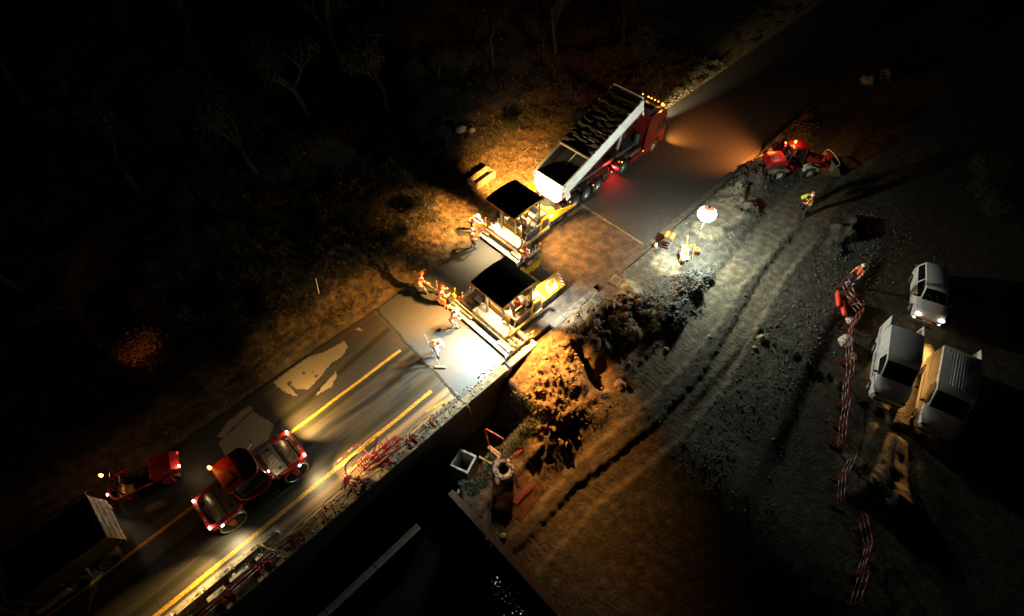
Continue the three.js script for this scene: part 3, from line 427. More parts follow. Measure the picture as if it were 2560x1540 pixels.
  const wk = S().rbox(0.13, 0.30, (zl + zr) / 2 - 0.02, 0.30, 0.05, zr - zl - 0.15, 0.015).mesh('rear_walkway', deckMat, sc);
  for (let k = 0; k < 5; k++) S().box(0.2, 0.2, lerp(zl + 0.3, zr - 0.3, k / 4), 0.06, 0.22, 0.06).mesh('step_bracket', mat.dark, wk);
  for (const s of [-1, 1]) { S().beam([0.9, 0.6, s * 1.36], [3.6, 0.62, s * 1.36], 0.1, 0.22).mesh('tow_arm', machineTan, t); S().bar([1.4, 0.7, s * 1.2], [1.7, 1.35, s * 1.2], 0.05).mesh('lift_cylinder', mat.steel, t); }
  S().wheelz(1.62, 0.3, 0, 0.19, zr - zl - 0.6, 12).mesh('auger', mat.steelDark, t);
  S().tube([[1.3, 0.9, 0.9], [1.2, 0.95, 1.2], [1.0, 0.8, 1.35], [0.9, 0.6, 1.3]], 0.03).tube([[1.35, 0.95, 0.7], [1.2, 1.0, 1.1], [0.8, 0.8, 1.4]], 0.025).tube([[1.35, 0.95, -0.7], [1.2, 1.0, -1.1], [0.8, 0.8, -1.4]], 0.025).mesh('hydraulic_hose', mat.rubber, t);
  // ---- work lamps: fitting + glowing face + the light just in front of it
  for (const [p, to, col, I, deg] of o.lamps) {
    const dir = V(...to).sub(V(...p)).normalize(), f = new THREE.Group(); f.name = 'work_lamp'; t.add(f);
    const q = V(...p).addScaledVector(dir, 0.075), r = V(...p).addScaledVector(dir, 0.12), back = V(...p).addScaledVector(dir, -0.06), L = v => [v.x, v.y, v.z];
    S().bar(L(back), L(V(...p).addScaledVector(dir, 0.06)), 0.09, 0.1, 12).mesh('lamp_housing', mat.blackMatt, f);
    S().bar(L(V(...p).addScaledVector(dir, 0.061)), L(q), 0.085, 0.085, 12).mesh('lamp_lens', col === COOL ? lamp.cool : lamp.white, f);
    spot(t, L(r), L(V(...to)), col, I, deg, 0.7, 5);
  }
  const sl = S().rbox(3.76, 1.5, 1.33, 0.12, 0.12, 0.1, 0.03).mesh('side_lamp', lamp.white, t); point(t, [3.8, 1.5, 1.46], HALO, 7, 2);
  return t;
}
paver('asphalt_paver', 'yellow asphalt paver with black canopy backed up to the tipper tailgate', [2.62, -0.075, -4.1], 0, {
  screed: [-1.62, 1.95], canopy: [0.35, 2.95, -1.2, 1.32], wings: [1.25, 0.85, 1.30, 1.75], flare: 0.55, decal: 'text', load: true, orangeTrim: true,
  lamps: [[[2.9, 3.25, -0.9], [5.8, 1.9, -0.7], HALO, 150, 54], [[2.9, 3.25, 0.9], [5.2, 1.0, 0.7], HALO, 150, 46], [[0.62, 3.25, 0.85], [-0.3, 0, 0.8], HALO, 170, 48], [[0.62, 3.25, -0.8], [-0.3, 0, -1.2], HALO, 210, 46], [[1.6, 3.3, -1.1], [-0.5, 0, -4.2], WARM, 950, 31], [[2.8, 3.2, -1.15], [5.5, 0, -3.9], [1, 0.46, 0.10], 2600, 35], [[1.9, 3.3, 0.2], [2.0, 1.3, 0.2], HALO, 60, 66], [[2.4, 3.25, 1.2], [4.2, 0, 4.0], WARM, 680, 46]],
});
paver('asphalt_paver', 'yellow asphalt paver with folded hopper wings and widest screed, nearest the clay mound', [-2.72, -0.075, 0.22], 0, {
  screed: [-2.85, 2.1], canopy: [0.55, 3.1, -1.2, 1.28], wings: [1.12, 0.75, 0.72, 1.95], decal: 'frame', seatMat: mat.dark, hoodMat: mat.yellowDull,
  lamps: [[[0.8, 3.25, 1.05], [-2.6, 0, 1.3], COOL, 380, 44], [[1.25, 3.3, 0.1], [0.7, 0, 0.1], HALO, 110, 60], [[0.8, 3.25, 0.25], [-2.7, 0, 0.0], COOL, 430, 44], [[0.8, 3.25, -0.8], [-2.1, 0, -1.6], [1, 0.62, 0.22], 460, 42], [[1.9, 3.3, 1.15], [1.0, 0, 3.6], WARM, 1500, 41], [[3.05, 3.2, 1.0], [4.8, 0, 1.75], COOL, 640, 32], [[1.9, 3.3, 0], [2.0, 1.3, 0.1], HALO, 50, 66], [[1.0, 3.3, -1.1], [-1.2, 0, -4.0], WARM, 780, 33]],
});
// ================================================================ wheels shared by all vehicles
const wheelCache = new Map();
function wheel(parent, x, y, z, r, w, rimMat, side = 1, rimR = 0.56, turn = 0) { // axis along z, face towards side
  const key = [r, w, rimR].join(); if (!wheelCache.has(key)) {
    const tyre = S().at(new THREE.LatheGeometry([[rimR * r, -w / 2], [0.80 * r, -w / 2], [0.95 * r, -w * 0.46], [r, -w * 0.34], [r, w * 0.34], [0.95 * r, w * 0.46], [0.80 * r, w / 2], [rimR * r, w / 2], [rimR * r, -w / 2]].map(p => new THREE.Vector2(...p)), 32), 0, 0, 0, Math.PI / 2);
    const rim = S().at(new THREE.LatheGeometry([[0.001, w * 0.18], [0.14 * r, w * 0.22], [0.18 * r, w * 0.12], [0.40 * r, w * 0.10], [0.47 * r, w * 0.2], [rimR * r, w * 0.46], [rimR * r, -w * 0.46], [0.3 * r, -w * 0.3]].map(p => new THREE.Vector2(...p)), 28), 0, 0, 0, Math.PI / 2);
    const nuts = S(); for (let k = 0; k < 8; k++) { const a = k * Math.PI / 4; nuts.at(new THREE.CylinderGeometry(0.035 * r, 0.035 * r, 0.05, 6), 0.29 * r * Math.cos(a), 0.29 * r * Math.sin(a), w * 0.14, Math.PI / 2); }
    wheelCache.set(key, [tyre.geo(), rim.geo(), nuts.geo()]);
  }
  const [a, b, c] = wheelCache.get(key), g = new THREE.Group(); g.name = 'wheel'; g.position.set(x, y, z); g.rotation.y = (side < 0 ? Math.PI : 0) + turn; parent.add(g);
  for (const [geo, nm, m] of [[a, 'tyre', mat.rubber], [b, 'rim', rimMat], [c, 'wheel_nuts', mat.steelDark]]) { const q = new THREE.Mesh(geo, m); q.name = nm; q.castShadow = q.receiveShadow = true; if (nm === 'wheel_nuts') q.userData.kind = 'stuff'; g.add(q); }
  return g;
}
const lampBox = (parent, name, x, y, z, w, h, d, m) => S().rbox(x, y, z, w, h, d, Math.min(w, h, d) * 0.3).mesh(name, m, parent);
// ================================================================ TIPPER TRUCK WITH RAISED TRAILER BODY
{
  const t = thing('tipper_truck', 'dark red articulated tipper truck with white raised body feeding the far paver', 'truck', [8.0, 0, -4.38], 0);
  const rim = M(0.45, 0.45, 0.44, 0.4, 0.7, { map: grimeTex });
  for (const s of [-1, 1]) { for (const x of [1.3, 2.52, 3.75]) wheel(t, x, 0.5, s * 1.08, 0.5, 0.38, rim, s); wheel(t, 6.7, 0.5, s * 1.0, 0.5, 0.56, rim, s); wheel(t, 10.5, 0.5, s * 1.06, 0.5, 0.34, rim, s); }
  for (const s of [-1, 1]) S().beam([0.2, 1.12, s * 0.45], [7.7, 1.16, s * 0.45], 0.14, 0.24).mesh('trailer_rail', mat.dark, t);
  for (const x of [0.3, 1.9, 3.2, 4.5, 6.0, 7.5]) S().box(x, 1.08, 0, 0.12, 0.14, 0.86).mesh('cross_member', mat.dark, t);
  for (const x of [1.3, 2.52, 3.75]) { S().bar([x, 0.5, -1.0], [x, 0.5, 1.0], 0.07).mesh('axle', mat.dark, t); for (const s of [-1, 1]) { const f = []; for (let k = 0; k <= 10; k++) { const a = Math.PI * (0.08 + 0.84 * k / 10); f.push([x + 0.62 * Math.cos(a), 0.52 + 0.62 * Math.sin(a)]); } S().prism(f.concat(f.slice().reverse().map(p => [x + (p[0] - x) * 0.95, 0.52 + (p[1] - 0.52) * 0.95])), s * 1.08 - 0.2, s * 1.08 + 0.2).mesh('mudguard', mat.black, t); } }
  S().box(-0.05, 0.85, 0, 0.12, 0.2, 2.3).bar([0.1, 1.0, -0.6], [-0.05, 0.85, -0.6], 0.04).mesh('rear_bumper', mat.dark, t);
  for (const s of [-1, 1]) { lampBox(t, 'tail_lamp', -0.12, 0.85, s * 1.0, 0.04, 0.12, 0.26, lamp.redDim); lampBox(t, 'indicator', -0.12, 0.85, s * 0.78, 0.04, 0.1, 0.1, lamp.amberSmall); }
  for (const x of [0.7, 3.15, 5.2]) lampBox(t, 'side_marker', x, 1.0, 1.26, 0.09, 0.06, 0.03, lamp.amberSmall);
  for (const s of [-1, 1]) S().beam([5.4, 1.0, s * 0.75], [5.4, 0.28, s * 0.75], 0.12, 0.12).box(5.4, 0.26, s * 0.75, 0.28, 0.05, 0.24).mesh('landing_leg', mat.redDark, t);
  S().rbox(4.7, 0.85, 1.0, 0.7, 0.4, 0.4, 0.04).mesh('equipment_box', mat.dark, t); S().rbox(4.75, 0.7, 1.22, 0.55, 0.45, 0.03, 0.01).mesh('side_guard', mat.redDark, t);
  S().bar([2.0, 1.02, 0.85], [4.4, 1.02, 0.85], 0.03).bar([0.9, 0.95, 0.62], [5.2, 0.95, 0.62], 0.04).mesh('air_line', mat.steelDark, t);
  // ---- raised body
  const b = new THREE.Group(); b.name = 'tipper_body'; b.position.set(0.35, 1.36, 0); b.rotation.z = 20.8 * Math.PI / 180; t.add(b);
  const L0 = -0.25, L1 = 8.15, H = 1.5, hw = 1.27;
  const out = [[-hw, H], [-hw, 0.52], [-1.05, 0.14], [-0.7, 0], [0.7, 0], [1.05, 0.14], [hw, 0.52], [hw, H]], inn = out.slice().reverse().map(([z, y]) => [z * 0.955, y === H ? H : y + 0.05]);
  { const g = S().prism([...out, ...inn], L0, L1); for (const q of g.g) q.applyMatrix4(new THREE.Matrix4().makeBasis(V(0, 0, 1), V(0, 1, 0), V(1, 0, 0))); g.g.forEach(q => { const p = q.attributes.position; for (let i = 0; i < p.count; i += 3) { for (const at of ['position', 'normal']) { const A = q.attributes[at], a = [A.getX(i), A.getY(i), A.getZ(i)], c = [A.getX(i + 2), A.getY(i + 2), A.getZ(i + 2)]; A.setXYZ(i, ...c); A.setXYZ(i + 2, ...a); } } q.computeVertexNormals(); }); g.mesh('body_shell', mat.white, b); }
  S().box((L0 + L1) / 2, 0.062, 0, L1 - L0 - 0.1, 0.01, 1.3).slab([L0 + 0.02, 0.07, 0.72], [L1, 0.07, 0.72], [L1, 0.56, 1.2], [L0 + 0.02, 0.56, 1.2], 0.012).slab([L1, 0.07, -0.72], [L0 + 0.02, 0.07, -0.72], [L0 + 0.02, 0.56, -1.2], [L1, 0.56, -1.2], 0.012).slab([L0 + 0.02, 0.57, 1.2], [L1, 0.57, 1.2], [L1, H - 0.04, 1.2], [L0 + 0.02, H - 0.04, 1.2], 0.012).slab([L1, 0.57, -1.2], [L0 + 0.02, 0.57, -1.2], [L0 + 0.02, H - 0.04, -1.2], [L1, H - 0.04, -1.2], 0.012).mesh('body_liner', mat.blackMatt, b);
  for (const s of [-1, 1]) { S().rbox((L0 + L1) / 2, H + 0.04, s * hw, L1 - L0, 0.1, 0.12, 0.03).mesh('top_rail', s > 0 ? mat.whiteBody : mat.tan, b); S().rbox((L0 + L1) / 2, 0.56, s * (hw + 0.015), L1 - L0 - 0.1, 0.05, 0.03, 0.01).mesh('side_rib', mat.grey, b); }
  { const hb = S().rbox(L1 + 0.03, 0.85, 0, 0.08, 1.75, 2.5, 0.04).mesh('headboard', mat.white, b); S().box(L1 - 0.02, 0.85, 0, 0.02, 1.6, 2.3).mesh('inner_face', mat.blackMatt, hb); }
  { const g = new THREE.PlaneGeometry(2.0, 2.0, 16, 12); g.rotateX(-Math.PI / 2); const p = g.attributes.position; for (let i = 0; i < p.count; i++) p.setY(i, 0.20 * (1 - p.getX(i)) * 0.6 + 0.05 * n2(p.getX(i) * 3, p.getZ(i) * 3)); g.computeVertexNormals(); S().at(g, 1.0, 0.12, 0).mesh('asphalt_load', mat.blackMatt, b); }
  { // bunched tarpaulin on hoops
    const nx = 150, nz = 28, x0 = 2.55, x1 = L1 - 0.05, g = new THREE.PlaneGeometry(1, 1, nx, nz); const p = g.attributes.position;
    for (let i = 0; i < p.count; i++) { const u = p.getX(i) + 0.5, v = p.getY(i) * 2, x = lerp(x0, x1, u), z = v * 1.24, bun = sm(0.75, 0.45, u), ph = x * 13 + 1.6 * n2(v * 1.2, x * 0.5) + 1.2 * v * v; const f = bun * (0.16 * Math.abs(Math.sin(ph * 0.5)) ** 0.7 * (0.6 + 0.5 * n2(x * 2, v * 1.5))) + (1 - bun) * 0.05 * Math.abs(Math.sin(x * 3.9)) ** 6 + 0.03 * n2(x * 4, v * 3); p.setXYZ(i, x, H + 0.06 + f - 0.22 * (1 - v * v) * (0.5 + 0.5 * bun) + 0.02, z); }
    g.computeVertexNormals(); S().add(g).mesh('tarpaulin', M(0.085, 0.062, 0.04, 0.8, 0, { map: grimeTex, side: THREE.DoubleSide }), b);
    for (let k = 0; k < 7; k++) { const x = lerp(x0 + 0.3, x1 - 0.2, (k / 6) ** 1.5); S().tube([[x, H + 0.06, -1.25], [x, H - 0.03, -0.6], [x, H - 0.06, 0], [x, H - 0.03, 0.6], [x, H + 0.06, 1.25]], 0.028, 16, 6).mesh('tarp_hoop', mat.greyLight, b); S().rbox(x, H + 0.13, 1.26, 0.1, 0.12, 0.1, 0.02).mesh('hoop_carriage', mat.greyLight, b); S().rbox(x, H + 0.13, -1.26, 0.1, 0.12, 0.1, 0.02).mesh('hoop_carriage', mat.tan, b); }
    S().rbox(x0, H + 0.08, 0, 0.14, 0.12, 2.62, 0.04).mesh('tarp_front_bar', M(0.55, 0.42, 0.24, 0.6), b);
  }
  { // tailgate swings free and hangs straight down
    const y0 = 1.22, y1 = 2.78, o2 = [[-1.22, y1], [-1.22, y0 + 0.5], [-0.95, y0 + 0.12], [-0.6, y0], [0.6, y0], [0.95, y0 + 0.12], [1.22, y0 + 0.5], [1.22, y1]];
    const tg = new THREE.Group(); tg.name = 'tailgate'; tg.rotation.z = -0.10; tg.position.set(-0.42, 0.0, 0); t.add(tg);
    const g = S().prism(o2.map(([z, y]) => [z, y]), -0.03, 0.03, 0.01); g.g.forEach(q => q.rotateY(Math.PI / 2)); g.mesh('tailgate_panel', mat.white, tg);
    S().rbox(-0.03, y1 - 0.05, 0, 0.1, 0.1, 2.5, 0.03).mesh('tailgate_rail', mat.white, tg); for (const s of [-1, 1]) S().rbox(-0.01, (y0 + y1) / 2 + 0.2, s * 1.2, 0.09, 1.1, 0.07, 0.02).mesh('tailgate_stile', mat.white, tg);
    for (const s of [-1, 1]) S().bar([-0.02, y1 - 0.02, s * 1.3], [-0.02, y1 + 0.12, s * 1.3], 0.06).rbox(-0.05, y1 - 0.55, s * 1.3, 0.12, 0.14, 0.08, 0.02).mesh('hinge', mat.dark, tg);
    for (const s of [-1, 1]) S().rbox(0.25, 1.95, s * 1.29, 0.42, 1.1, 0.05, 0.015, 0, 0, 0.36).mesh('rear_side_flap', mat.whiteBody, t);
  }
  S().bar([7.35, 1.2, 0], [7.6, 2.4, 0], 0.15).bar([7.6, 2.4, 0], [7.72, 3.4, 0], 0.12).bar([7.72, 3.4, 0], [7.82, 4.4, 0], 0.09).mesh('tipping_ram', mat.steel, t);
  // ---- tractor
  for (const s of [-1, 1]) S().beam([5.9, 0.95, s * 0.42], [11.3, 0.92, s * 0.42], 0.1, 0.26).mesh('chassis_rail', mat.dark, t);
  S().wheelz(6.9, 1.13, 0, 0.01, 0.01).at(new THREE.CylinderGeometry(0.48, 0.48, 0.1, 20), 6.9, 1.13, 0).mesh('fifth_wheel', mat.steelDark, t);
  for (const s of [-1, 1]) {
    const f = []; for (let k = 0; k <= 12; k++) { const a = Math.PI * (0.02 + 0.96 * k / 12); f.push([6.7 + 0.66 * Math.cos(a), 0.5 + 0.66 * Math.sin(a)]); } S().prism(f.concat(f.slice().reverse().map(p => [6.7 + (p[0] - 6.7) * 0.94, 0.5 + (p[1] - 0.5) * 0.94])), s * 0.98 - 0.3, s * 0.98 + 0.3).mesh('mudguard', mat.black, t);
    S().prism([[7.5, 0.35], [9.9, 0.35], [9.9, 0.92], [7.6, 0.86]], s * 1.2 - 0.05, s * 1.2 + 0.05, 0.02).mesh('side_skirt', mat.redDark, t);
    S().bar([7.7, 0.68, s * 0.85], [9.0, 0.68, s * 0.85], 0.3, 0.3, 18).mesh('fuel_tank', mat.steelDark, t);
    lampBox(t, 'tail_lamp', 5.93, 0.86, s * 0.92, 0.05, 0.14, 0.42, lamp.red); lampBox(t, 'side_marker', 9.0, 0.84, s * 1.27, 0.1, 0.06, 0.03, lamp.amberSmall); lampBox(t, 'side_marker', 6.35, 1.22, s * 1.25, 0.1, 0.08, 0.05, lamp.amberSmall);
  }
  S().rbox(6.2, 1.28, 1.1, 0.16, 0.2, 0.04, 0.01).mesh('warning_plate', mat.yellow, t);
  S().box(8.5, 1.12, 0, 1.4, 0.04, 0.9).mesh('catwalk', mat.steelDark, t); S().rbox(8.9, 1.8, -0.6, 0.25, 1.3, 0.25, 0.05).rbox(8.95, 1.6, 0.55, 0.22, 0.9, 0.3, 0.05).mesh('exhaust_stack', mat.dark, t).userData.kind = 'stuff';
  S().tube([[8.9, 2.1, 0.1], [8.3, 1.6, 0.2], [7.7, 1.5, 0.1], [7.5, 1.8, 0]], 0.025).tube([[8.9, 2.2, -0.1], [8.2, 1.5, -0.1], [7.6, 1.6, -0.1], [7.5, 1.9, 0]], 0.025).mesh('coiled_hose', mat.black, t).userData.kind = 'stuff';
  const cab = new THREE.Group(); cab.name = 'cab'; t.add(cab);
  S().prism([[9.25, 0.8], [9.95, 0.8], [10.05, 1.12], [10.9, 1.12], [11.05, 0.55], [11.62, 0.5], [11.66, 1.5], [11.5, 2.3], [11.38, 3.05], [10.9, 3.38], [9.3, 3.48], [9.25, 3.4]], -1.24, 1.24, 0.07).mesh('cab_shell', mat.redDark, cab);
  S().prism([[9.32, 3.42], [11.0, 3.34], [10.6, 3.62], [9.9, 3.9], [9.4, 3.92]], -0.95, 0.95, 0.06).mesh('roof_deflector', mat.black, cab);
  for (const s of [-1, 1]) {
    const z = s * 1.243; S().prism([[10.25, 1.75], [11.38, 1.75], [11.2, 2.62], [10.3, 2.68]], Math.min(z, z + s * 0.012), Math.max(z, z + s * 0.012)).mesh('side_window', mat.glass, cab); S().prism([[10.1, 1.1], [11.35, 1.1], [11.35, 1.12], [10.1, 1.12]], Math.min(z, z + s * 0.012), Math.max(z, z + s * 0.012)).mesh('door_seam', mat.black, cab);
    S().rbox(11.45, 2.3, s * 1.42, 0.1, 0.6, 0.2, 0.04).bar([11.42, 2.6, s * 1.2], [11.45, 2.6, s * 1.4], 0.02).mesh('mirror', mat.black, cab);
    S().prism([[9.0, 1.1], [9.28, 1.1], [9.28, 3.4], [9.05, 3.3]], z - 0.02, z + 0.02).mesh('air_deflector', mat.redDark, cab);
    lampBox(cab, 'headlight', 11.66, 0.85, s * 0.98, 0.06, 0.2, 0.34, lamp.white);
  }
  S().slab([11.67, 1.62, -1.1], [11.67, 1.62, 1.1], [11.43, 2.95, 1.05], [11.43, 2.95, -1.05], 0.02).mesh('windscreen', mat.glass, cab); S().rbox(11.55, 3.02, 0, 0.3, 0.06, 2.2, 0.02, 0, 0, -0.4).mesh('sun_visor', mat.black, cab);
  S().box(11.7, 1.15, 0, 0.04, 0.5, 1.5).mesh('grille', mat.black, cab); S().rbox(11.72, 0.5, 0, 0.16, 0.36, 2.42, 0.05).mesh('front_bumper', mat.redDark, cab);
  { const bar = S().bar([11.1, 3.56, -1.0], [11.1, 3.56, 1.0], 0.03).bar([11.1, 3.3, -0.8], [11.1, 3.56, -0.8], 0.025).bar([11.1, 3.3, 0.8], [11.1, 3.56, 0.8], 0.025).mesh('light_bar', mat.chrome, cab); for (const z of [-1.0, -0.5, -0.2, 0.1, 0.4]) S().ball(11.12, 3.6, z, 0.055, 1, 1, 1, 10).mesh('roof_marker_lamp', lamp.amberSmall, bar); }
  S().at(new THREE.CylinderGeometry(0.07, 0.085, 0.14, 14), 11.0, 3.62, 0.85).mesh('beacon', lamp.amber, cab); S().ball(10.4, 3.5, 0.85, 0.04).mesh('roof_marker_lamp', lamp.redDim, cab);
  { // small white emblem painted on the back wall
    const e = decalTex(128, 64, (c, w, h) => { c.fillStyle = '#2a0406'; c.fillRect(0, 0, w, h); c.strokeStyle = '#e8e4e0'; c.lineWidth = 9; c.lineCap = 'round'; c.beginPath(); c.moveTo(14, 44); c.bezierCurveTo(30, 4, 52, 10, 46, 34); c.bezierCurveTo(60, 12, 84, 14, 76, 40); c.lineTo(112, 36); c.stroke(); });
    panelWithMap(cab, 'emblem', [9.235, 2.85, -0.25], [9.235, 2.85, 0.2], [9.235, 3.07, 0.2], [9.235, 3.07, -0.25], M(1, 1, 1, 0.5, 0, { map: e }));
  }
  point(t, [11.05, 3.78, 0.85], AMBER, 3.2, 2); point(t, [11.2, 3.66, -0.45], AMBER, 0.8, 2); point(t, [5.86, 0.8, 0.92], [1, 0.03, 0.03], 20, 3); point(t, [-0.2, 0.85, 1.1], [1, 0.1, 0.03], 0.6, 2);
  spot(t, [11.75, 0.88, -0.98], [17.4, 0, -1.1], [1, 0.86, 0.48], 1500, 13, 1, 4); spot(t, [11.75, 0.88, 0.98], [16.2, 0, 3.0], [1, 0.34, 0.06], 300, 44, 1, 4);
}
// ================================================================ TANDEM ROLLER (large)
const drumMat = M(0.30, 0.24, 0.18, 0.42, 0.7, { map: grimeTex }), deckGrey = M(0.27, 0.245, 0.20, 0.45, 0.2, { map: grainTex });
{
  const t = thing('tandem_roller', 'large red tandem roller with closed cab and lit beacon on the old carriageway', 'roller', [-16.05, 0, -0.88], 0);
  S().rbox(0, 0.82, 0, 2.0, 0.62, 1.25, 0.08).mesh('chassis', mat.redDark, t);
  for (const s of [-1, 1]) {
    const f = new THREE.Group(); f.name = s > 0 ? 'front_yoke' : 'rear_yoke'; t.add(f);
    const sh = new THREE.Shape([[0.62, -0.5], [1.0, -0.82], [1.3, -0.94], [1.9, -0.96], [2.3, -0.88], [2.4, -0.7], [2.4, 0.7], [2.3, 0.88], [1.9, 0.96], [1.3, 0.94], [1.0, 0.82], [0.62, 0.5]].map(p => new THREE.Vector2(s * p[0], p[1])));
    sh.holes.push(new THREE.Path([[1.5, -0.76], [2.12, -0.78], [2.26, -0.66], [2.26, 0.66], [2.12, 0.78], [1.5, 0.76]].map(p => new THREE.Vector2(s * p[0], p[1]))));
    const g = new THREE.ExtrudeGeometry(sh, { depth: 0.16, bevelEnabled: true, bevelThickness: 0.05, bevelSize: 0.045, bevelSegments: 3 }); g.rotateX(Math.PI / 2); g.translate(0, 1.2, 0); S().add(g).mesh('yoke_frame', mat.red, f);
    for (const z of [-1, 1]) S().prism([[s * 1.45, 1.05], [s * 1.75, 1.05], [s * 1.72, 0.6], [s * 1.6, 0.42], [s * 1.48, 0.6]].sort((a, b) => Math.atan2(a[1] - 0.7, a[0] - s * 1.6) - Math.atan2(b[1] - 0.7, b[0] - s * 1.6)), z * 1.03 - 0.03, z * 1.03 + 0.03, 0.01).mesh('yoke_leg', mat.red, f);
    const dk = S().plate([[0.5, -0.55], [0.85, -0.8], [1.46, -0.86], [1.46, 0.86], [0.85, 0.8], [0.5, 0.55]].map(p => [s * p[0], p[1]]), 1.25, 1.31).mesh('deck_plate', deckGrey, f);
    for (const z of [-0.6, 0.6]) S().at(new THREE.CylinderGeometry(0.075, 0.075, 0.03, 16), s * 1.2, 1.325, z).mesh('tank_cap', mat.black, dk);
    S().box(s * 1.15, 1.325, 0.0, 0.3, 0.03, 0.5).mesh('deck_hatch', mat.grey, dk);
    S().box(s * 1.52, 1.12, 0, 0.05, 0.3, 1.5).box(s * 2.16, 0.86, 0, 0.04, 0.16, 1.3).mesh('scraper_bar', mat.black, f).userData.kind = 'stuff';
    for (const z of [-0.3, 0.3]) S().box(s * 2.33, 1.262, z, 0.1, 0.008, 0.28).mesh('warning_sticker', mat.tan, f); S().box(s * 1.9, 1.262, 0.86, 0.3, 0.008, 0.1).mesh('anti_slip_pad', mat.blackMatt, f); S().box(s * 1.9, 1.262, -0.86, 0.3, 0.008, 0.1).mesh('anti_slip_pad', mat.blackMatt, f);
    const d = S().wheelz(s * 1.6, 0.6, 0, 0.6, 1.92, 48).mesh('drum', drumMat, f);
    for (const z of [-1, 1]) S().at(new THREE.TorusGeometry(0.575, 0.03, 8, 40), s * 1.6, 0.6, z * 0.965).mesh('drum_rim', mat.steel, d);
    for (const z of [-1, 1]) S().wheelz(s * 1.6, 0.6, z * 0.965, 0.52, 0.012, 24).wheelz(s * 1.6, 0.6, z * 0.99, 0.16, 0.07, 16).mesh('drum_end', mat.blackMatt, d);
    for (const z of [-0.93, 0.93]) lampBox(f, 'headlight', s * 2.33, 1.24, z * 0.86, 0.1, 0.12, 0.14, lamp.white);
    lampBox(f, 'edge_lamp', s * 1.9, 1.18, 1.06, 0.12, 0.08, 0.06, lamp.cool);
    S().bar([s * 2.3, 1.2, -0.9], [s * 2.25, 1.55, -1.5], 0.014).box(s * 2.25, 1.55, -1.55, 0.12, 0.16, 0.03).mesh('edge_sight', mat.black, f);
  }
  const c = new THREE.Group(); c.name = 'cab'; t.add(c);
  S().rbox(0, 1.25, 0.05, 1.7, 0.16, 1.6, 0.05).mesh('cab_floor', mat.redDark, c);
  for (const [x, z] of [[-0.7, -0.66], [-0.7, 0.72], [0.62, -0.66], [0.62, 0.72]]) S().bar([x * 1.12, 1.3, z * 1.05], [x, 2.55, z], 0.035).mesh('cab_post', mat.redDark, c);
  S().slab([0.72, 1.35, 0.68], [0.72, 1.35, -0.62], [0.6, 2.5, -0.6], [0.6, 2.5, 0.66], 0.012).mesh('windscreen', mat.glass, c); S().slab([-0.76, 1.35, -0.62], [-0.76, 1.35, 0.68], [-0.68, 2.5, 0.66], [-0.68, 2.5, -0.6], 0.012).mesh('rear_window', mat.glass, c);
  for (const z of [-0.68, 0.75]) S().slab([-0.68, 1.35, z * 1.04], [0.62, 1.35, z * 1.04], [0.52, 2.48, z], [-0.6, 2.48, z], 0.012).mesh('side_window', mat.glass, c);
  { const g = new THREE.Shape(); g.moveTo(-0.8, -0.76); g.lineTo(0.4, -0.76); g.bezierCurveTo(0.72, -0.6, 0.78, 0.62, 0.46, 0.82); g.lineTo(-0.8, 0.82); g.lineTo(-0.86, 0.7); g.lineTo(-0.86, -0.64); const e = new THREE.ExtrudeGeometry(g, { depth: 0.06, bevelEnabled: true, bevelThickness: 0.03, bevelSize: 0.03, bevelSegments: 3, curveSegments: 16 }); e.rotateX(Math.PI / 2); e.translate(0, 2.66, 0); const r = S().add(e).mesh('cab_roof', mat.red, c);
    { const f = new THREE.Shape(); f.moveTo(-0.06, -0.74); f.lineTo(0.4, -0.74); f.bezierCurveTo(0.71, -0.58, 0.77, 0.6, 0.45, 0.8); f.lineTo(-0.06, 0.8); const fe = new THREE.ExtrudeGeometry(f, { depth: 0.02, bevelEnabled: true, bevelThickness: 0.01, bevelSize: 0.02, bevelSegments: 2, curveSegments: 16 }); fe.rotateX(Math.PI / 2); fe.translate(0, 2.725, 0); S().add(fe).mesh('roof_screen', M(0.012, 0.012, 0.012, 0.25), r); }
    for (let k = 0; k < 9; k++) S().box(-0.42, 2.697, -0.62 + k * 0.155, 0.66, 0.012, 0.05).mesh('roof_rib', mat.red, r);
    S().box(-0.34, 2.715, 0.22, 0.07, 0.03, 0.5, 0, 0.12).box(-0.56, 2.715, 0.45, 0.44, 0.03, 0.07, 0, 0.12).mesh('roof_bracket', mat.black, r).userData.kind = 'stuff';
    S().bar([-0.86, 2.68, -0.66], [-0.86, 2.82, -0.66], 0.02).mesh('beacon_stem', mat.black, r); S().at(new THREE.CylinderGeometry(0.06, 0.075, 0.15, 14), -0.86, 2.89, -0.66).mesh('beacon', lamp.amber, r); }
  S().rbox(-0.2, 1.6, 0.05, 0.45, 0.5, 0.5, 0.08).mesh('seat', mat.black, c); S().at(new THREE.TorusGeometry(0.17, 0.02, 6, 20), 0.25, 1.9, 0.05, 1.1, 0, 0).mesh('steering_wheel', mat.black, c);
  S().tube([[-0.6, 1.35, 0.9], [-0.2, 1.3, 1.0], [0.3, 1.3, 1.0], [0.6, 1.4, 0.88]], 0.03).tube([[-0.75, 2.2, 0.8], [-0.7, 1.8, 0.92], [-0.55, 1.4, 0.92]], 0.022).mesh('hand_rail', mat.red, c).userData.kind = 'stuff';
  S().rbox(0.1, 0.55, 1.0, 0.9, 0.06, 0.3, 0.02).rbox(0.1, 0.95, 0.95, 0.5, 0.05, 0.2, 0.02).mesh('boarding_step', mat.black, t).userData.kind = 'stuff';
  for (const z of [-1, 1]) S().tube([[0.62, 2.1, z * 0.75], [0.85, 2.0, z * 0.95], [0.9, 1.9, z * 1.12]], 0.018).rbox(0.92, 1.82, z * 1.16, 0.05, 0.3, 0.2, 0.02).mesh('mirror', z > 0 ? mat.redWork : mat.chrome, c);
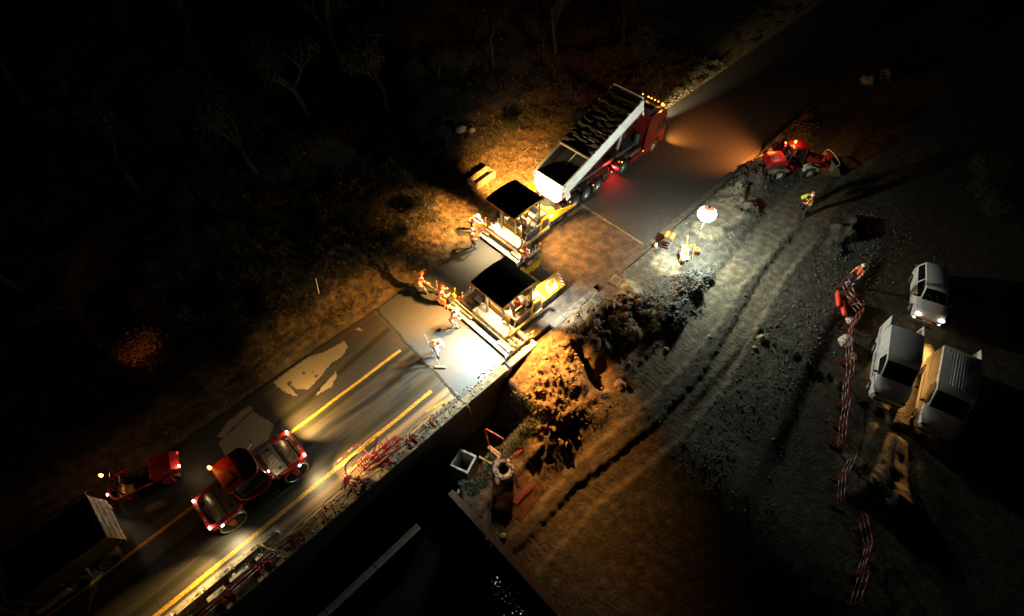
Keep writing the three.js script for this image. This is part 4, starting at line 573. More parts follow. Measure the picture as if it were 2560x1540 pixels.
  lampBox(c, 'work_lamp', 0.78, 1.75, 0.62, 0.07, 0.08, 0.1, lamp.white);
  point(t, [-0.86, 3.0, -0.66], AMBER, 1.8, 2); spot(t, [-0.86, 2.9, -0.78], [-0.85, 1.6, -10.5], [1, 0.22, 0.03], 130, 9, 1, 2); // the rotating reflector's beam
  spot(t, [2.46, 1.22, -0.82], [5.4, 0, -2.1], [1, 0.64, 0.20], 230, 66, 1, 3); spot(t, [2.46, 1.22, 0.82], [7.4, 0, 1.0], [1, 0.68, 0.3], 24, 20, 1, 3);
  spot(t, [2.02, 1.12, 1.2], [2.7, 0, 2.3], [1, 0.76, 0.38], 26, 72, 1, 2); spot(t, [-1.98, 1.12, 1.2], [-2.7, 0, 2.3], [1, 0.80, 0.44], 32, 72, 1, 2); spot(t, [2.05, 1.14, 1.22], [5.2, 0, 2.7], [1, 0.64, 0.22], 260, 34, 1, 2); spot(t, [-2.0, 1.14, 1.22], [-5.4, 0, 2.2], [1, 0.66, 0.24], 260, 34, 1, 2); for (const [x, z] of [[2.3, -0.8], [2.3, 0.8], [-2.3, 0.8], [-2.3, -0.8]]) point(t, [x, 1.42, z], HALO, x > 0 ? 0.9 : 0.45, 2); point(t, [0.86, 1.8, 0.62], HALO, 1.2, 2); spot(t, [-2.46, 1.22, -0.82], [-7, 0, -1.6], [1, 0.55, 0.2], 6, 28, 0.9, 3);
}
// ================================================================ SMALL RIDE-ON ROLLER
{
  const t = thing('ride_on_roller', 'small red ride-on roller with open seat behind the large tandem roller', 'roller', [-19.6, 0, -4.72], -0.30);
  for (const s of [-1, 1]) { const d = S().wheelz(s * 0.95, 0.38, 0, 0.38, 1.15, 36).mesh('drum', drumMat, t); for (const z of [-1, 1]) S().wheelz(s * 0.95, 0.38, z * 0.58, 0.14, 0.05, 14).mesh('drum_hub', mat.red, d); for (const z of [-1, 1]) S().rbox(s * 0.95, 0.62, z * 0.66, 0.34, 0.5, 0.07, 0.03).mesh('drum_bracket', mat.red, t); }
  S().prism([[0.35, 0.62], [1.5, 0.62], [1.56, 0.95], [1.3, 1.2], [0.5, 1.25], [0.35, 1.1]], -0.5, 0.5, 0.05).mesh('engine_hood', mat.red, t);
  S().rbox(-0.3, 0.66, 0, 1.3, 0.12, 1.1, 0.03).mesh('platform', mat.black, t);
  S().rbox(-0.45, 0.95, 0, 0.42, 0.12, 0.46, 0.05).rbox(-0.68, 1.2, 0, 0.1, 0.5, 0.42, 0.04, 0, 0, 0.15).mesh('seat', mat.black, t);
  S().bar([0.25, 0.72, 0], [0.12, 1.2, 0], 0.04).mesh('steering_column', mat.black, t); S().at(new THREE.TorusGeometry(0.16, 0.018, 6, 20), 0.1, 1.22, 0, 1.2, Math.PI / 2, 0).mesh('steering_wheel', mat.black, t);
  S().tube([[0.3, 0.8, 0.55], [0.05, 0.95, 0.62], [-0.6, 0.92, 0.66], [-1.15, 0.88, 0.62], [-1.42, 0.85, 0.3], [-1.45, 0.85, -0.3], [-1.2, 0.88, -0.6], [-0.5, 0.92, -0.62]], 0.055, 40, 8).mesh('frame_rail', mat.red, t);
  for (const z of [-0.5, 0.5]) S().tube([[-0.9, 0.7, z], [-0.92, 1.5, z], [-0.85, 1.85, z * 0.9]], 0.035).mesh('roll_bar', mat.redDark, t); S().bar([-0.85, 1.85, -0.45], [-0.85, 1.85, 0.45], 0.035).mesh('roll_bar', mat.redDark, t);
  S().bar([-1.3, 0.85, -0.35], [-1.3, 1.65, -0.35], 0.02).mesh('beacon_stem', mat.black, t); S().at(new THREE.CylinderGeometry(0.055, 0.07, 0.14, 14), -1.3, 1.73, -0.35).mesh('beacon', lamp.amber, t);
  lampBox(t, 'headlight', 1.58, 0.98, 0.36, 0.06, 0.1, 0.12, lamp.white); lampBox(t, 'headlight', 1.58, 0.98, -0.36, 0.06, 0.1, 0.12, lamp.redDim); lampBox(t, 'rear_lamp', -1.5, 0.95, 0.25, 0.05, 0.08, 0.1, lamp.white);
  point(t, [-1.3, 1.9, -0.35], AMBER, 1.6, 2); point(t, [1.66, 1.05, 0.36], [1, 0.62, 0.25], 0.9, 2); spot(t, [-1.56, 0.98, 0.28], [-2.2, 1.5, 1.7], [1, 0.86, 0.62], 14, 75, 0.6, 2);
}
// ================================================================ RIGID DUMP TRUCK (seen from behind and above)
{
  const t = thing('dump_truck', 'dark dump truck with pale tailgate parked beyond the small roller', 'truck', [-21.35, 0, -3.42], Math.PI);
  const rim = M(0.07, 0.07, 0.065, 0.6, 0.3);
  for (const s of [-1, 1]) { for (const x of [0.9, 2.15]) wheel(t, x, 0.5, s * 0.98, 0.5, 0.5, rim, s); wheel(t, 5.0, 0.5, s * 1.05, 0.5, 0.3, rim, s); S().beam([0.1, 0.95, s * 0.42], [5.9, 0.95, s * 0.42], 0.1, 0.24).mesh('chassis_rail', mat.dark, t); }
  const b = new THREE.Group(); b.name = 'dump_body'; t.add(b); const bm = paint(0.03, 0.025, 0.018, 0.6);
  S().box(1.75, 1.2, 0, 3.5, 0.1, 2.36).mesh('body_floor', mat.blackMatt, b);
  for (const s of [-1, 1]) { S().rbox(1.75, 1.72, s * 1.2, 3.5, 1.0, 0.06, 0.02).mesh('body_side', bm, b); S().rbox(1.75, 2.24, s * 1.21, 3.55, 0.1, 0.13, 0.03).mesh('top_rail', paint(0.16, 0.12, 0.075, 0.6), b); S().slab([0.1, 1.26, s * 1.15], [3.4, 1.26, s * 1.15], [3.4, 2.17, s * 1.16], [0.1, 2.17, s * 1.16], 0.01).mesh('inner_lining', mat.blackMatt, b); for (let k = 0; k < 4; k++) S().rbox(0.3 + k * 1.0, 1.68, s * 1.26, 0.1, 0.95, 0.07, 0.02).mesh('side_stake', bm, b); }
  const tg = S().rbox(-0.06, 1.62, 0, 0.07, 1.1, 2.3, 0.02, 0, 0, -0.16).mesh('tailgate', paint(0.66, 0.60, 0.50, 0.55), b); for (const y of [1.3, 1.6, 1.9]) S().box(-0.11 - (y - 1.62) * 0.16 * -1, y, 0, 0.03, 0.05, 2.24, 0, 0, -0.16).mesh('tailgate_rib', paint(0.6, 0.54, 0.44, 0.55), tg);
  S().rbox(3.5, 1.85, 0, 0.08, 1.35, 2.4, 0.02).slab([3.5, 2.5, 1.2], [3.5, 2.5, -1.2], [4.3, 2.62, -1.1], [4.3, 2.62, 1.1], 0.05).mesh('headboard', bm, b);
  const c = new THREE.Group(); c.name = 'cab'; t.add(c);
  S().prism([[3.75, 0.85], [5.95, 0.6], [6.0, 1.5], [5.75, 2.65], [5.5, 2.8], [3.85, 2.8], [3.75, 2.7]], -1.2, 1.2, 0.06).mesh('cab_shell', paint(0.10, 0.085, 0.07, 0.4), c);
  for (const s of [-1, 1]) { S().prism([[4.3, 1.65], [5.7, 1.65], [5.55, 2.45], [4.35, 2.45]], s * 1.205 - 0.008, s * 1.205 + 0.008).mesh('side_window', mat.glass, c); S().rbox(5.7, 2.1, s * 1.4, 0.1, 0.5, 0.16, 0.03).mesh('mirror', mat.tan, c); }
  S().slab([6.01, 1.55, -1.05], [6.01, 1.55, 1.05], [5.77, 2.6, 1.0], [5.77, 2.6, -1.0], 0.02).mesh('windscreen', mat.glass, c);
  S().rbox(3.0, 0.72, -1.15, 1.3, 0.4, 0.3, 0.05).mesh('fuel_tank', mat.grey, t); S().rbox(-0.05, 0.75, 0, 0.1, 0.14, 2.2, 0.02).mesh('rear_bumper', mat.dark, t); for (const s of [-1, 1]) lampBox(t, 'tail_lamp', -0.12, 0.78, s * 0.9, 0.04, 0.1, 0.24, paint(0.3, 0.01, 0.01, 0.3));
  for (const s of [-1, 1]) { S().bar([2.7, 0.72, s * 1.22], [4.2, 0.72, s * 1.22], 0.03).bar([2.7, 0.5, s * 1.22], [4.2, 0.5, s * 1.22], 0.03).mesh('side_guard', mat.tan, t).userData.kind = 'stuff'; }
}
// ================================================================ WHEEL LOADER
{
  const t = thing('wheel_loader', 'red compact wheel loader with muddy bucket and orange beacon at the rubble bank', 'loader', [23.55, groundY(23.5, 5.9), 5.35], -Math.atan2(1.42, 1.75));
  const rim = paint(0.42, 0.36, 0.26, 0.5), mud = paint(0.24, 0.17, 0.085, 0.9, { map: soilTex });
  for (const s of [-1, 1]) { wheel(t, -1.1, 0.52, s * 0.78, 0.54, 0.42, rim, s, 0.5); wheel(t, 1.15, 0.52, s * 0.78, 0.54, 0.42, rim, s, 0.5); }
  S().prism([[-2.05, 0.62], [-0.55, 0.62], [-0.5, 1.25], [-0.7, 1.55], [-1.75, 1.48], [-2.05, 1.2]], -0.62, 0.62, 0.06).mesh('engine_hood', mat.redWork, t);
  for (const s of [-1, 1]) S().prism([[-1.75, 0.85], [-0.85, 0.85], [-0.85, 1.2], [-1.7, 1.2]], s * 0.63 - 0.008, s * 0.63 + 0.008).mesh('hood_grille', mat.blackMatt, t); S().box(-1.2, 1.53, 0, 0.7, 0.012, 0.5).mesh('hood_hatch', mat.dark, t); S().rbox(-2.12, 0.75, 0, 0.25, 0.55, 1.5, 0.08).prism([[-1.9, 0.75], [-0.4, 0.75], [-0.42, 0.98], [-0.8, 1.12], [-1.4, 1.12], [-1.9, 0.95]], -0.98, 0.98, 0.04).mesh('counterweight', mud, t);
  S().rbox(-0.05, 0.62, 0, 1.5, 0.36, 0.9, 0.05).mesh('chassis', mat.dark, t); S().rbox(0.1, 0.9, 0.62, 0.7, 0.3, 0.5, 0.05).rbox(0.1, 0.9, -0.62, 0.7, 0.3, 0.5, 0.05).mesh('side_step', mat.redDark, t).userData.kind = 'stuff';
  for (const s of [-1, 1]) { const f = []; for (let k = 0; k <= 10; k++) { const a = Math.PI * (0.1 + 0.75 * k / 10); f.push([1.15 + 0.64 * Math.cos(a), 0.54 + 0.64 * Math.sin(a)]); } S().prism(f.concat(f.slice().reverse().map(p => [1.15 + (p[0] - 1.15) * 0.93, 0.54 + (p[1] - 0.54) * 0.93])), s * 0.8 - 0.24, s * 0.8 + 0.24).mesh('front_fender', paint(0.62, 0.54, 0.42, 0.6), t); }
  const c = new THREE.Group(); c.name = 'cab'; t.add(c);
  for (const [x, z] of [[-0.55, -0.55], [-0.55, 0.55], [0.55, -0.55], [0.55, 0.55]]) S().bar([x, 1.05, z], [x * 0.92, 2.38, z * 0.95], 0.04).mesh('cab_post', mat.black, c);
  { const r = S().rbox(0, 2.42, 0, 1.2, 0.1, 1.15, 0.05).mesh('cab_roof', mat.redDark, c); S().bar([-0.3, 2.48, -0.1], [-0.3, 2.56, -0.1], 0.03).mesh('beacon_stem', mat.black, r); S().at(new THREE.CylinderGeometry(0.06, 0.075, 0.14, 14), -0.3, 2.63, -0.1).mesh('beacon', lamp.amber, r); }
  S().rbox(-0.2, 1.3, 0, 0.45, 0.16, 0.46, 0.05).rbox(-0.42, 1.6, 0, 0.12, 0.55, 0.44, 0.05).mesh('seat', mat.black, c); S().at(new THREE.TorusGeometry(0.17, 0.02, 6, 18), 0.35, 1.6, 0, 1.1, Math.PI / 2, 0).mesh('steering_wheel', mat.black, c);
  S().slab([0.52, 1.15, -0.5], [0.52, 1.15, 0.5], [0.5, 2.32, 0.48], [0.5, 2.32, -0.48], 0.01).mesh('windscreen', mat.glass, c);
  for (const s of [-1, 1]) { S().prism([[0.75, 1.45], [0.98, 1.68], [2.75, 0.88], [3.05, 0.45], [2.85, 0.38], [2.55, 0.72], [0.9, 1.3]], s * 0.42 - 0.06, s * 0.42 + 0.06, 0.015).mesh('lift_arm', mat.redWork, t); S().bar([0.7, 0.85, s * 0.42], [1.6, 1.05, s * 0.42], 0.05).mesh('lift_cylinder', mat.steel, t); }
  S().rbox(1.05, 1.35, 0, 0.5, 0.7, 0.5, 0.08).mesh('arm_mount', mat.redDark, t); S().bar([1.0, 1.75, 0], [2.6, 1.2, 0], 0.06).mesh('tilt_cylinder', mat.redWork, t); S().prism([[2.55, 0.6], [2.7, 1.25], [2.95, 1.3], [3.0, 0.95], [2.85, 0.5]], -0.2, 0.2, 0.03).mesh('tilt_lever', mat.redWork, t);
  { const b = new THREE.Group(); b.name = 'bucket'; b.position.x = 0.68; t.add(b); const prof = [[2.4, 1.0], [2.32, 0.6], [2.4, 0.25], [2.65, 0.1], [3.2, 0.06], [3.2, 0.1], [2.68, 0.16], [2.46, 0.3], [2.39, 0.6], [2.47, 1.0]]; S().prism(prof, -0.95, 0.95).mesh('bucket_shell', mud, b); for (const s of [-1, 1]) S().prism([[2.4, 1.0], [2.32, 0.6], [2.4, 0.25], [2.65, 0.1], [3.2, 0.06], [2.95, 0.4], [2.55, 0.95]], s * 0.95 - 0.03, s * 0.95 + 0.03).mesh('bucket_side', mud, b); for (let k = 0; k < 6; k++) S().box(3.26, 0.07, -0.8 + k * 0.32, 0.16, 0.05, 0.09).mesh('bucket_tooth', mat.steelDark, b); S().tube([[2.42, 1.0, -0.9], [2.6, 1.12, -0.9], [2.6, 1.12, 0.9], [2.42, 1.0, 0.9]], 0.035, 24).mesh('spill_guard', paint(0.5, 0.4, 0.26, 0.7), b);
    const g = new THREE.SphereGeometry(1, 18, 8, 0, Math.PI * 2, 0, Math.PI / 2); g.scale(0.36, 0.34, 0.85); S().at(g, 2.78, 0.14, 0).mesh('soil_load', mud, b); }
  S().bar([-0.62, 1.5, -0.5], [-0.62, 2.0, -0.5], 0.02).mesh('lamp_stem', mat.black, t); lampBox(t, 'rear_lamp', -0.62, 2.05, -0.5, 0.08, 0.1, 0.1, lamp.red); S().bar([-0.75, 1.5, 0.3], [-0.75, 1.85, 0.3], 0.05).mesh('exhaust_stack', mat.dark, t);
  point(t, [-0.3, 2.85, -0.1], [1, 0.25, 0.07], 9, 2); point(t, [-0.95, 2.2, -0.3], [1, 0.16, 0.10], 5, 2); spot(t, [-0.85, 2.3, -0.5], [-3.6, 0, -3.0], [1, 0.30, 0.06], 560, 50, 1, 4);
  lampBox(t, 'work_lamp', -0.75, 2.32, -0.45, 0.06, 0.1, 0.14, lamp.amberSmall); lampBox(t, 'work_lamp', 0.66, 2.32, -0.45, 0.06, 0.1, 0.14, lamp.amberSmall); spot(t, [0.75, 2.3, -0.45], [3.6, 0, -2.2], [1, 0.45, 0.14], 34, 50, 1, 4);
}
// ================================================================ CARS AND VANS (lofted bodies)
function loftBody(st, sub = 4) { // st: [x, sill half width, sill y, low half width, low y, belt half width, belt y, roof half width, roof edge y, roof centre y]
  const ring = s => { const c = [[s[1], s[2]], [s[3], s[4]], [s[5], s[6]], [s[7], s[8]], [0, s[9]]], o = []; for (let i = 0; i < 4; i++) for (let k = 0; k < sub; k++) { const a = c[i], b = c[i + 1], t = k / sub; o.push([lerp(a[0], b[0], t), lerp(a[1], b[1], t) + (i === 3 ? 0.25 * (b[1] - a[1]) * Math.sin(t * Math.PI) : 0)]); } o.push(c[4]); return o; };
  const rings = st.map(ring), n = rings[0].length;
  const at = (i, v, s, off = 0) => { // i: station index (float), v: row (float 0..4), s: side
    const i0 = Math.min(st.length - 2, Math.floor(i)), f = i - i0, q = v * sub, j0 = Math.min(n - 2, Math.floor(q)), g = q - j0; const P = (a, b) => rings[a][b]; const w = lerp(lerp(P(i0, j0)[0], P(i0, j0 + 1)[0], g), lerp(P(i0 + 1, j0)[0], P(i0 + 1, j0 + 1)[0], g), f), y = lerp(lerp(P(i0, j0)[1], P(i0, j0 + 1)[1], g), lerp(P(i0 + 1, j0)[1], P(i0 + 1, j0 + 1)[1], g), f);
    return [lerp(st[i0][0], st[i0 + 1][0], f), y + off * sm(2.6, 3.2, v), s * (w + off * (v < 3.05 ? 1 : 0))];
  };
  const tri = []; const put = (a, b, c) => tri.push(...a, ...b, ...c);
  for (const s of [-1, 1]) for (let i = 0; i < st.length - 1; i++) for (let j = 0; j < n - 1; j++) { const P = (a, b) => [st[a][0], rings[a][b][1], s * rings[a][b][0]]; const a = P(i, j), b = P(i + 1, j), c = P(i + 1, j + 1), d = P(i, j + 1); if (s > 0) { put(a, b, c); put(a, c, d); } else { put(a, c, b); put(a, d, c); } }
  for (const [i, f] of [[0, 1], [st.length - 1, -1]]) for (let j = 0; j < n - 1; j++) { const a = [st[i][0], rings[i][j][1], rings[i][j][0]], b = [st[i][0], rings[i][j + 1][1], rings[i][j + 1][0]], c = [b[0], b[1], -b[2]], d = [a[0], a[1], -a[2]]; if (f > 0) { put(a, b, c); put(a, c, d); } else { put(a, c, b); put(a, d, c); } }
  const g = new THREE.BufferGeometry(); g.setAttribute('position', new THREE.Float32BufferAttribute(tri, 3)); const o = toCreasedNormals(g, 0.55);
  const patch = (i0, i1, v0, v1, s, off = 0.006, ni = 6, nv = 4) => { const T = []; for (let a = 0; a < ni; a++) for (let b = 0; b < nv; b++) { const q = (k, l) => at(lerp(i0, i1, k / ni), lerp(v0, v1, l / nv), s, off); const p = [q(a, b), q(a + 1, b), q(a + 1, b + 1), q(a, b + 1)]; if (s > 0) T.push(...p[0], ...p[1], ...p[2], ...p[0], ...p[2], ...p[3]); else T.push(...p[0], ...p[2], ...p[1], ...p[0], ...p[3], ...p[2]); } const h = new THREE.BufferGeometry(); h.setAttribute('position', new THREE.Float32BufferAttribute(T, 3)); h.computeVertexNormals(); return h; };
  return { g: o, at, patch };
}
const stickerY = M(0.75, 0.55, 0.03, 0.5), stickerR = M(0.45, 0.02, 0.03, 0.5), darkStripe = M(0.02, 0.022, 0.026, 0.5);
function carBase(name, label, category, pos, fwd, st, wh, o) {
  const t = thing(name, label, category, pos, Math.atan2(-fwd[1], fwd[0])), B = loftBody(st);
  S().add(B.g).mesh('body', mat.whiteBody, t);
  for (const s of [-1, 1]) for (const x of wh.x) { S().wheelz(x, wh.r + 0.02, s * (wh.z - 0.02), wh.r * 1.16, 0.2, 28).mesh('wheel_arch', mat.blackMatt, t); wheel(t, x, wh.r, s * (wh.z + 0.035), wh.r, 0.2, mat.steel, s, 0.62); }
  for (const s of [-1, 1]) { for (const [a, b, c, d] of o.side) S().add(B.patch(a, b, c, d, s)).mesh('side_window', mat.glass, t); }
  const ws = S(); for (const s of [-1, 1]) ws.add(B.patch(o.screen[0], o.screen[1], 3.06, 4, s, 0.007, 6, 6)); ws.mesh('windscreen', mat.glass, t);
  if (o.lamps) for (const s of [-1, 1]) { const p = B.at(st.length - 1.55, 2.4, s, 0.0); S().ball(p[0] + 0.02, o.lampY, s * o.lampZ, 0.1, 1.1, 0.7, 1.5).mesh('headlight', o.lit ? lamp.white : mat.chrome, t); }
  for (const s of [-1, 1]) S().ball(o.mirror[0], o.mirror[1], s * o.mirror[2], 0.1, 0.6, 0.8, 1).bar([o.mirror[0], o.mirror[1] - 0.02, s * (o.mirror[2] - 0.14)], [o.mirror[0], o.mirror[1], s * o.mirror[2]], 0.025).mesh('mirror', mat.black, t);
  S().rbox(st[st.length - 1][0] - 0.03, 0.42, 0, 0.12, 0.16, o.w * 1.5, 0.05).mesh('front_grille', mat.black, t);
  S().rbox(st[0][0] + 0.01, 0.5, 0, 0.14, 0.22, o.w * 1.9, 0.05).mesh('rear_bumper', mat.black, t);
  for (const s of [-1, 1]) lampBox(t, 'tail_lamp', st[0][0] + 0.0, o.tailY, s * (o.w - 0.1), 0.06, 0.3, 0.14, paint(0.35, 0.01, 0.012, 0.25));
  for (const s of [-1, 1]) for (const i of o.seams) S().add(B.patch(i, i + 0.018, 0.5, 2.95, s, 0.004, 1, 10)).mesh('door_seam', darkStripe, t);
  for (const s of [-1, 1]) for (const i of o.seams) S().add(B.patch(i - 0.26, i - 0.08, 1.78, 1.86, s, 0.012, 1, 1)).mesh('door_handle', mat.black, t);
  for (const [x, d] of [[st[st.length - 1][0] + 0.045, 1], [st[0][0] - 0.075, -1]]) S().box(x, 0.44, 0, 0.015, 0.11, 0.5).mesh('number_plate', mat.white, t);
  for (const s of [-1, 1]) S().bar([o.wiper[0], o.wiper[1], s * 0.12 - 0.1], [o.wiper[0] - 0.3, o.wiper[1] + 0.22, s * 0.2 + 0.2], 0.012).mesh('wiper', mat.black, t);
  return [t, B];
}
{ // hatchback with its headlights on
  const st = [[-2.0, 0.70, 0.35, 0.76, 0.6, 0.72, 0.92, 0.56, 1.12, 1.16], [-1.9, 0.78, 0.28, 0.84, 0.6, 0.80, 0.95, 0.58, 1.36, 1.41], [-1.4, 0.82, 0.24, 0.875, 0.6, 0.84, 0.95, 0.60, 1.43, 1.49], [-0.3, 0.83, 0.22, 0.88, 0.6, 0.85, 0.93, 0.60, 1.45, 1.51], [0.35, 0.83, 0.22, 0.88, 0.6, 0.85, 0.92, 0.58, 1.38, 1.44], [1.05, 0.82, 0.22, 0.87, 0.58, 0.84, 0.92, 0.68, 0.98, 1.02], [1.55, 0.80, 0.24, 0.86, 0.56, 0.82, 0.82, 0.62, 0.88, 0.92], [1.9, 0.74, 0.26, 0.80, 0.52, 0.76, 0.70, 0.55, 0.76, 0.80], [2.03, 0.62, 0.30, 0.66, 0.5, 0.62, 0.62, 0.4, 0.66, 0.67]];
  const [t, B] = carBase('hatchback_car', 'white hatchback car with both headlights lit at the dark edge of the yard', 'car', [18.45, groundY(18.45, 17.25), 17.25], [-0.944, 0.328], st, { x: [-1.25, 1.28], r: 0.31, z: 0.76 }, { side: [[1.3, 2.9, 2.1, 2.85], [3.0, 4.75, 2.1, 2.85]], screen: [4.05, 4.95], lamps: true, lit: true, lampY: 0.72, lampZ: 0.62, mirror: [0.82, 1.0, 0.98], w: 0.8, tailY: 0.85, seams: [2.95, 4.2], wiper: [1.02, 1.06] });
  for (const s of [-1, 1]) lampBox(t, 'fog_lamp', 2.0, 0.4, s * 0.6, 0.06, 0.08, 0.2, lamp.cool);
  for (const [i, v] of [[1.35, 1.5], [1.6, 1.2], [5.6, 1.55], [5.35, 1.25], [6.2, 1.6]]) S().add(B.patch(i, i + 0.13, v, v + 0.28, 1, 0.004, 1, 1)).mesh('red_sticker', stickerR, t);
  S().box(0.6, 1.02, 0.1, 0.1, 0.08, 0.16).mesh('dashboard_light', lamp.redDim, t);
  for (const s of [-1, 1]) { spot(t, [2.12, 0.72, s * 0.66], [7.2, -0.2, s * 0.5 + 1.0], [1, 0.48, 0.12], 1500, 17, 1, 8); }
}
{ // small van with open rear doors
  const st = [[-2.1, 0.80, 0.35, 0.84, 0.6, 0.82, 1.05, 0.76, 1.74, 1.78], [-2.05, 0.84, 0.28, 0.88, 0.6, 0.86, 1.05, 0.80, 1.80, 1.84], [-1.2, 0.85, 0.26, 0.90, 0.6, 0.88, 1.05, 0.82, 1.84, 1.88], [-0.1, 0.85, 0.26, 0.90, 0.6, 0.88, 1.05, 0.81, 1.84, 1.88], [0.45, 0.85, 0.26, 0.90, 0.6, 0.88, 1.05, 0.76, 1.75, 1.80], [1.25, 0.84, 0.26, 0.89, 0.6, 0.86, 1.06, 0.74, 1.12, 1.16], [1.75, 0.82, 0.26, 0.87, 0.58, 0.82, 0.92, 0.64, 0.98, 1.03], [2.05, 0.76, 0.28, 0.80, 0.55, 0.74, 0.78, 0.55, 0.84, 0.88], [2.16, 0.62, 0.3, 0.66, 0.5, 0.62, 0.66, 0.42, 0.72, 0.74]];
  const [t, B] = carBase('small_van', 'white small van with open rear doors and yellow round emblems beside the barriers', 'van', [11.55, groundY(11.5, 18), 17.75], [-0.958, 0.285], st, { x: [-1.35, 1.38], r: 0.31, z: 0.78 }, { side: [[3.25, 4.75, 2.12, 2.85]], screen: [4.05, 4.95], lamps: true, lampY: 0.82, lampZ: 0.64, mirror: [1.0, 1.16, 1.0], w: 0.84, tailY: 1.1, seams: [2.9, 4.6], wiper: [1.22, 1.2] });
  for (const s of [-1, 1]) { S().add(B.patch(1.4, 2.1, 1.62, 1.72, s, 0.008)).add(B.patch(2.4, 4.6, 1.05, 1.2, s, 0.01)).mesh('side_moulding', darkStripe, t).userData.kind = 'stuff'; for (const i of [5.3, 5.55, 5.8, 6.05, 6.3]) S().add(B.patch(i, i + 0.14, 1.65, 1.9, s, 0.006, 1, 1)).mesh('red_sticker', stickerR, t);
    const e = new THREE.CylinderGeometry(0.10, 0.10, 0.01, 20); S().at(e, -0.55, 1.28, s * 0.862, Math.PI / 2 + s * -0.16, 0, 0).mesh('round_emblem', stickerY, t); }
  for (const s of [-1, 1]) { const d = new THREE.Group(); d.name = 'rear_door'; d.position.set(-2.1, 0, s * 0.84); d.rotation.y = s * -0.06; t.add(d); S().prism([[-0.74, 0.5], [0, 0.5], [0, 1.05], [-0.02, 1.76], [-0.7, 1.76], [-0.74, 1.05]], -0.03, 0.03, 0.01).mesh('door_panel', mat.whiteBody, d); S().at(new THREE.CylinderGeometry(0.10, 0.10, 0.008, 20), -0.36, 1.35, s * 0.036, Math.PI / 2, 0, 0).mesh('round_emblem', stickerY, d); for (let k = 0; k < 3; k++) S().box(-0.62 + k * 0.22, 0.72, s * 0.034, 0.12, 0.16, 0.006).mesh('red_sticker', stickerR, d); }
}
{ // larger ribbed-roof van
  const st = [[-2.35, 0.86, 0.4, 0.90, 0.65, 0.90, 1.1, 0.85, 1.8, 1.84], [-2.3, 0.90, 0.32, 0.95, 0.65, 0.94, 1.1, 0.88, 1.88, 1.92], [-1.2, 0.92, 0.3, 0.96, 0.65, 0.95, 1.1, 0.89, 1.92, 1.96], [0.2, 0.92, 0.3, 0.96, 0.65, 0.95, 1.1, 0.88, 1.92, 1.96], [0.75, 0.92, 0.3, 0.96, 0.65, 0.95, 1.1, 0.82, 1.83, 1.88], [1.55, 0.91, 0.3, 0.95, 0.65, 0.93, 1.12, 0.80, 1.18, 1.23], [2.0, 0.88, 0.3, 0.92, 0.62, 0.88, 1.0, 0.68, 1.06, 1.10], [2.35, 0.80, 0.32, 0.84, 0.58, 0.78, 0.84, 0.56, 0.88, 0.92], [2.46, 0.64, 0.34, 0.68, 0.54, 0.64, 0.7, 0.42, 0.76, 0.78]];
  const [t, B] = carBase('panel_van', 'white panel van with ribbed roof and bright wheels, farthest right of the parked vehicles', 'van', [11.75, groundY(11.8, 20.3), 20.25], [-0.979, 0.206], st, { x: [-1.55, 1.62], r: 0.34, z: 0.82 }, { side: [[3.1, 4.75, 2.12, 2.85]], screen: [4.05, 4.95], lamps: true, lampY: 0.86, lampZ: 0.68, mirror: [1.3, 1.2, 1.08], w: 0.9, tailY: 1.1, seams: [2.6, 4.5], wiper: [1.52, 1.27] });
  for (let k = -5; k <= 5; k++) S().rbox(-0.9, 1.965 - 0.0022 * k * k, k * 0.125, 2.4, 0.025, 0.04, 0.01).mesh('roof_rib', mat.whiteBody, t);
  for (const s of [-1, 1]) { S().add(B.patch(2.1, 4.3, 1.0, 1.14, s, 0.01)).add(B.patch(1.3, 2.4, 1.9, 1.98, s, 0.008)).mesh('side_moulding', darkStripe, t).userData.kind = 'stuff'; for (const i of [5.35, 5.75]) S().add(B.patch(i, i + 0.18, 1.6, 1.9, s, 0.006, 1, 1)).mesh('red_sticker', stickerR, t); }
  const d = new THREE.Group(); d.name = 'rear_door'; d.position.set(-2.35, 0, -0.9); d.rotation.y = 0.1; t.add(d); S().prism([[-0.8, 0.55], [0, 0.55], [0, 1.1], [-0.02, 1.82], [-0.75, 1.82], [-0.8, 1.1]], -0.03, 0.03, 0.01).mesh('door_panel', mat.whiteBody, d);
  S().rbox(-2.2, 1.2, -0.3, 0.05, 1.2, 0.9, 0.02).mesh('rear_door', mat.whiteBody, t); S().rbox(-2.42, 1.62, -0.5, 0.1, 0.12, 0.3, 0.03).mesh('warning_strip', stickerY, t);
}
// ================================================================ PEOPLE: one continuous skinned surface each
function polygonise(res, lo, hi, f) { // f(x,y,z) -> signed distance; returns non-indexed geometry
  const mc = new MarchingCubes(res, new THREE.MeshBasicMaterial(), false, false, 60000), n = mc.size, h = n / 2; mc.isolation = 0;
  const c = [0, 1, 2].map(k => (lo[k] + hi[k]) / 2), s = [0, 1, 2].map(k => (hi[k] - lo[k]) / 2);
  for (let k = 0; k < n; k++) for (let j = 0; j < n; j++) for (let i = 0; i < n; i++) mc.field[i + j * n + k * n * n] = -f(c[0] + s[0] * (i - h) / h, c[1] + s[1] * (j - h) / h, c[2] + s[2] * (k - h) / h);
  mc.update(); const m = mc.count, P = new Float32Array(m * 3), N = new Float32Array(m * 3);
  for (let i = 0; i < m; i++) { const q = V(mc.normalArray[3 * i] / s[0], mc.normalArray[3 * i + 1] / s[1], mc.normalArray[3 * i + 2] / s[2]).normalize(); for (let k = 0; k < 3; k++) P[3 * i + k] = c[k] + s[k] * mc.positionArray[3 * i + k]; N.set([q.x, q.y, q.z], 3 * i); }
  const g = new THREE.BufferGeometry(); g.setAttribute('position', new THREE.BufferAttribute(P, 3)); g.setAttribute('normal', new THREE.BufferAttribute(N, 3)); return g;
}
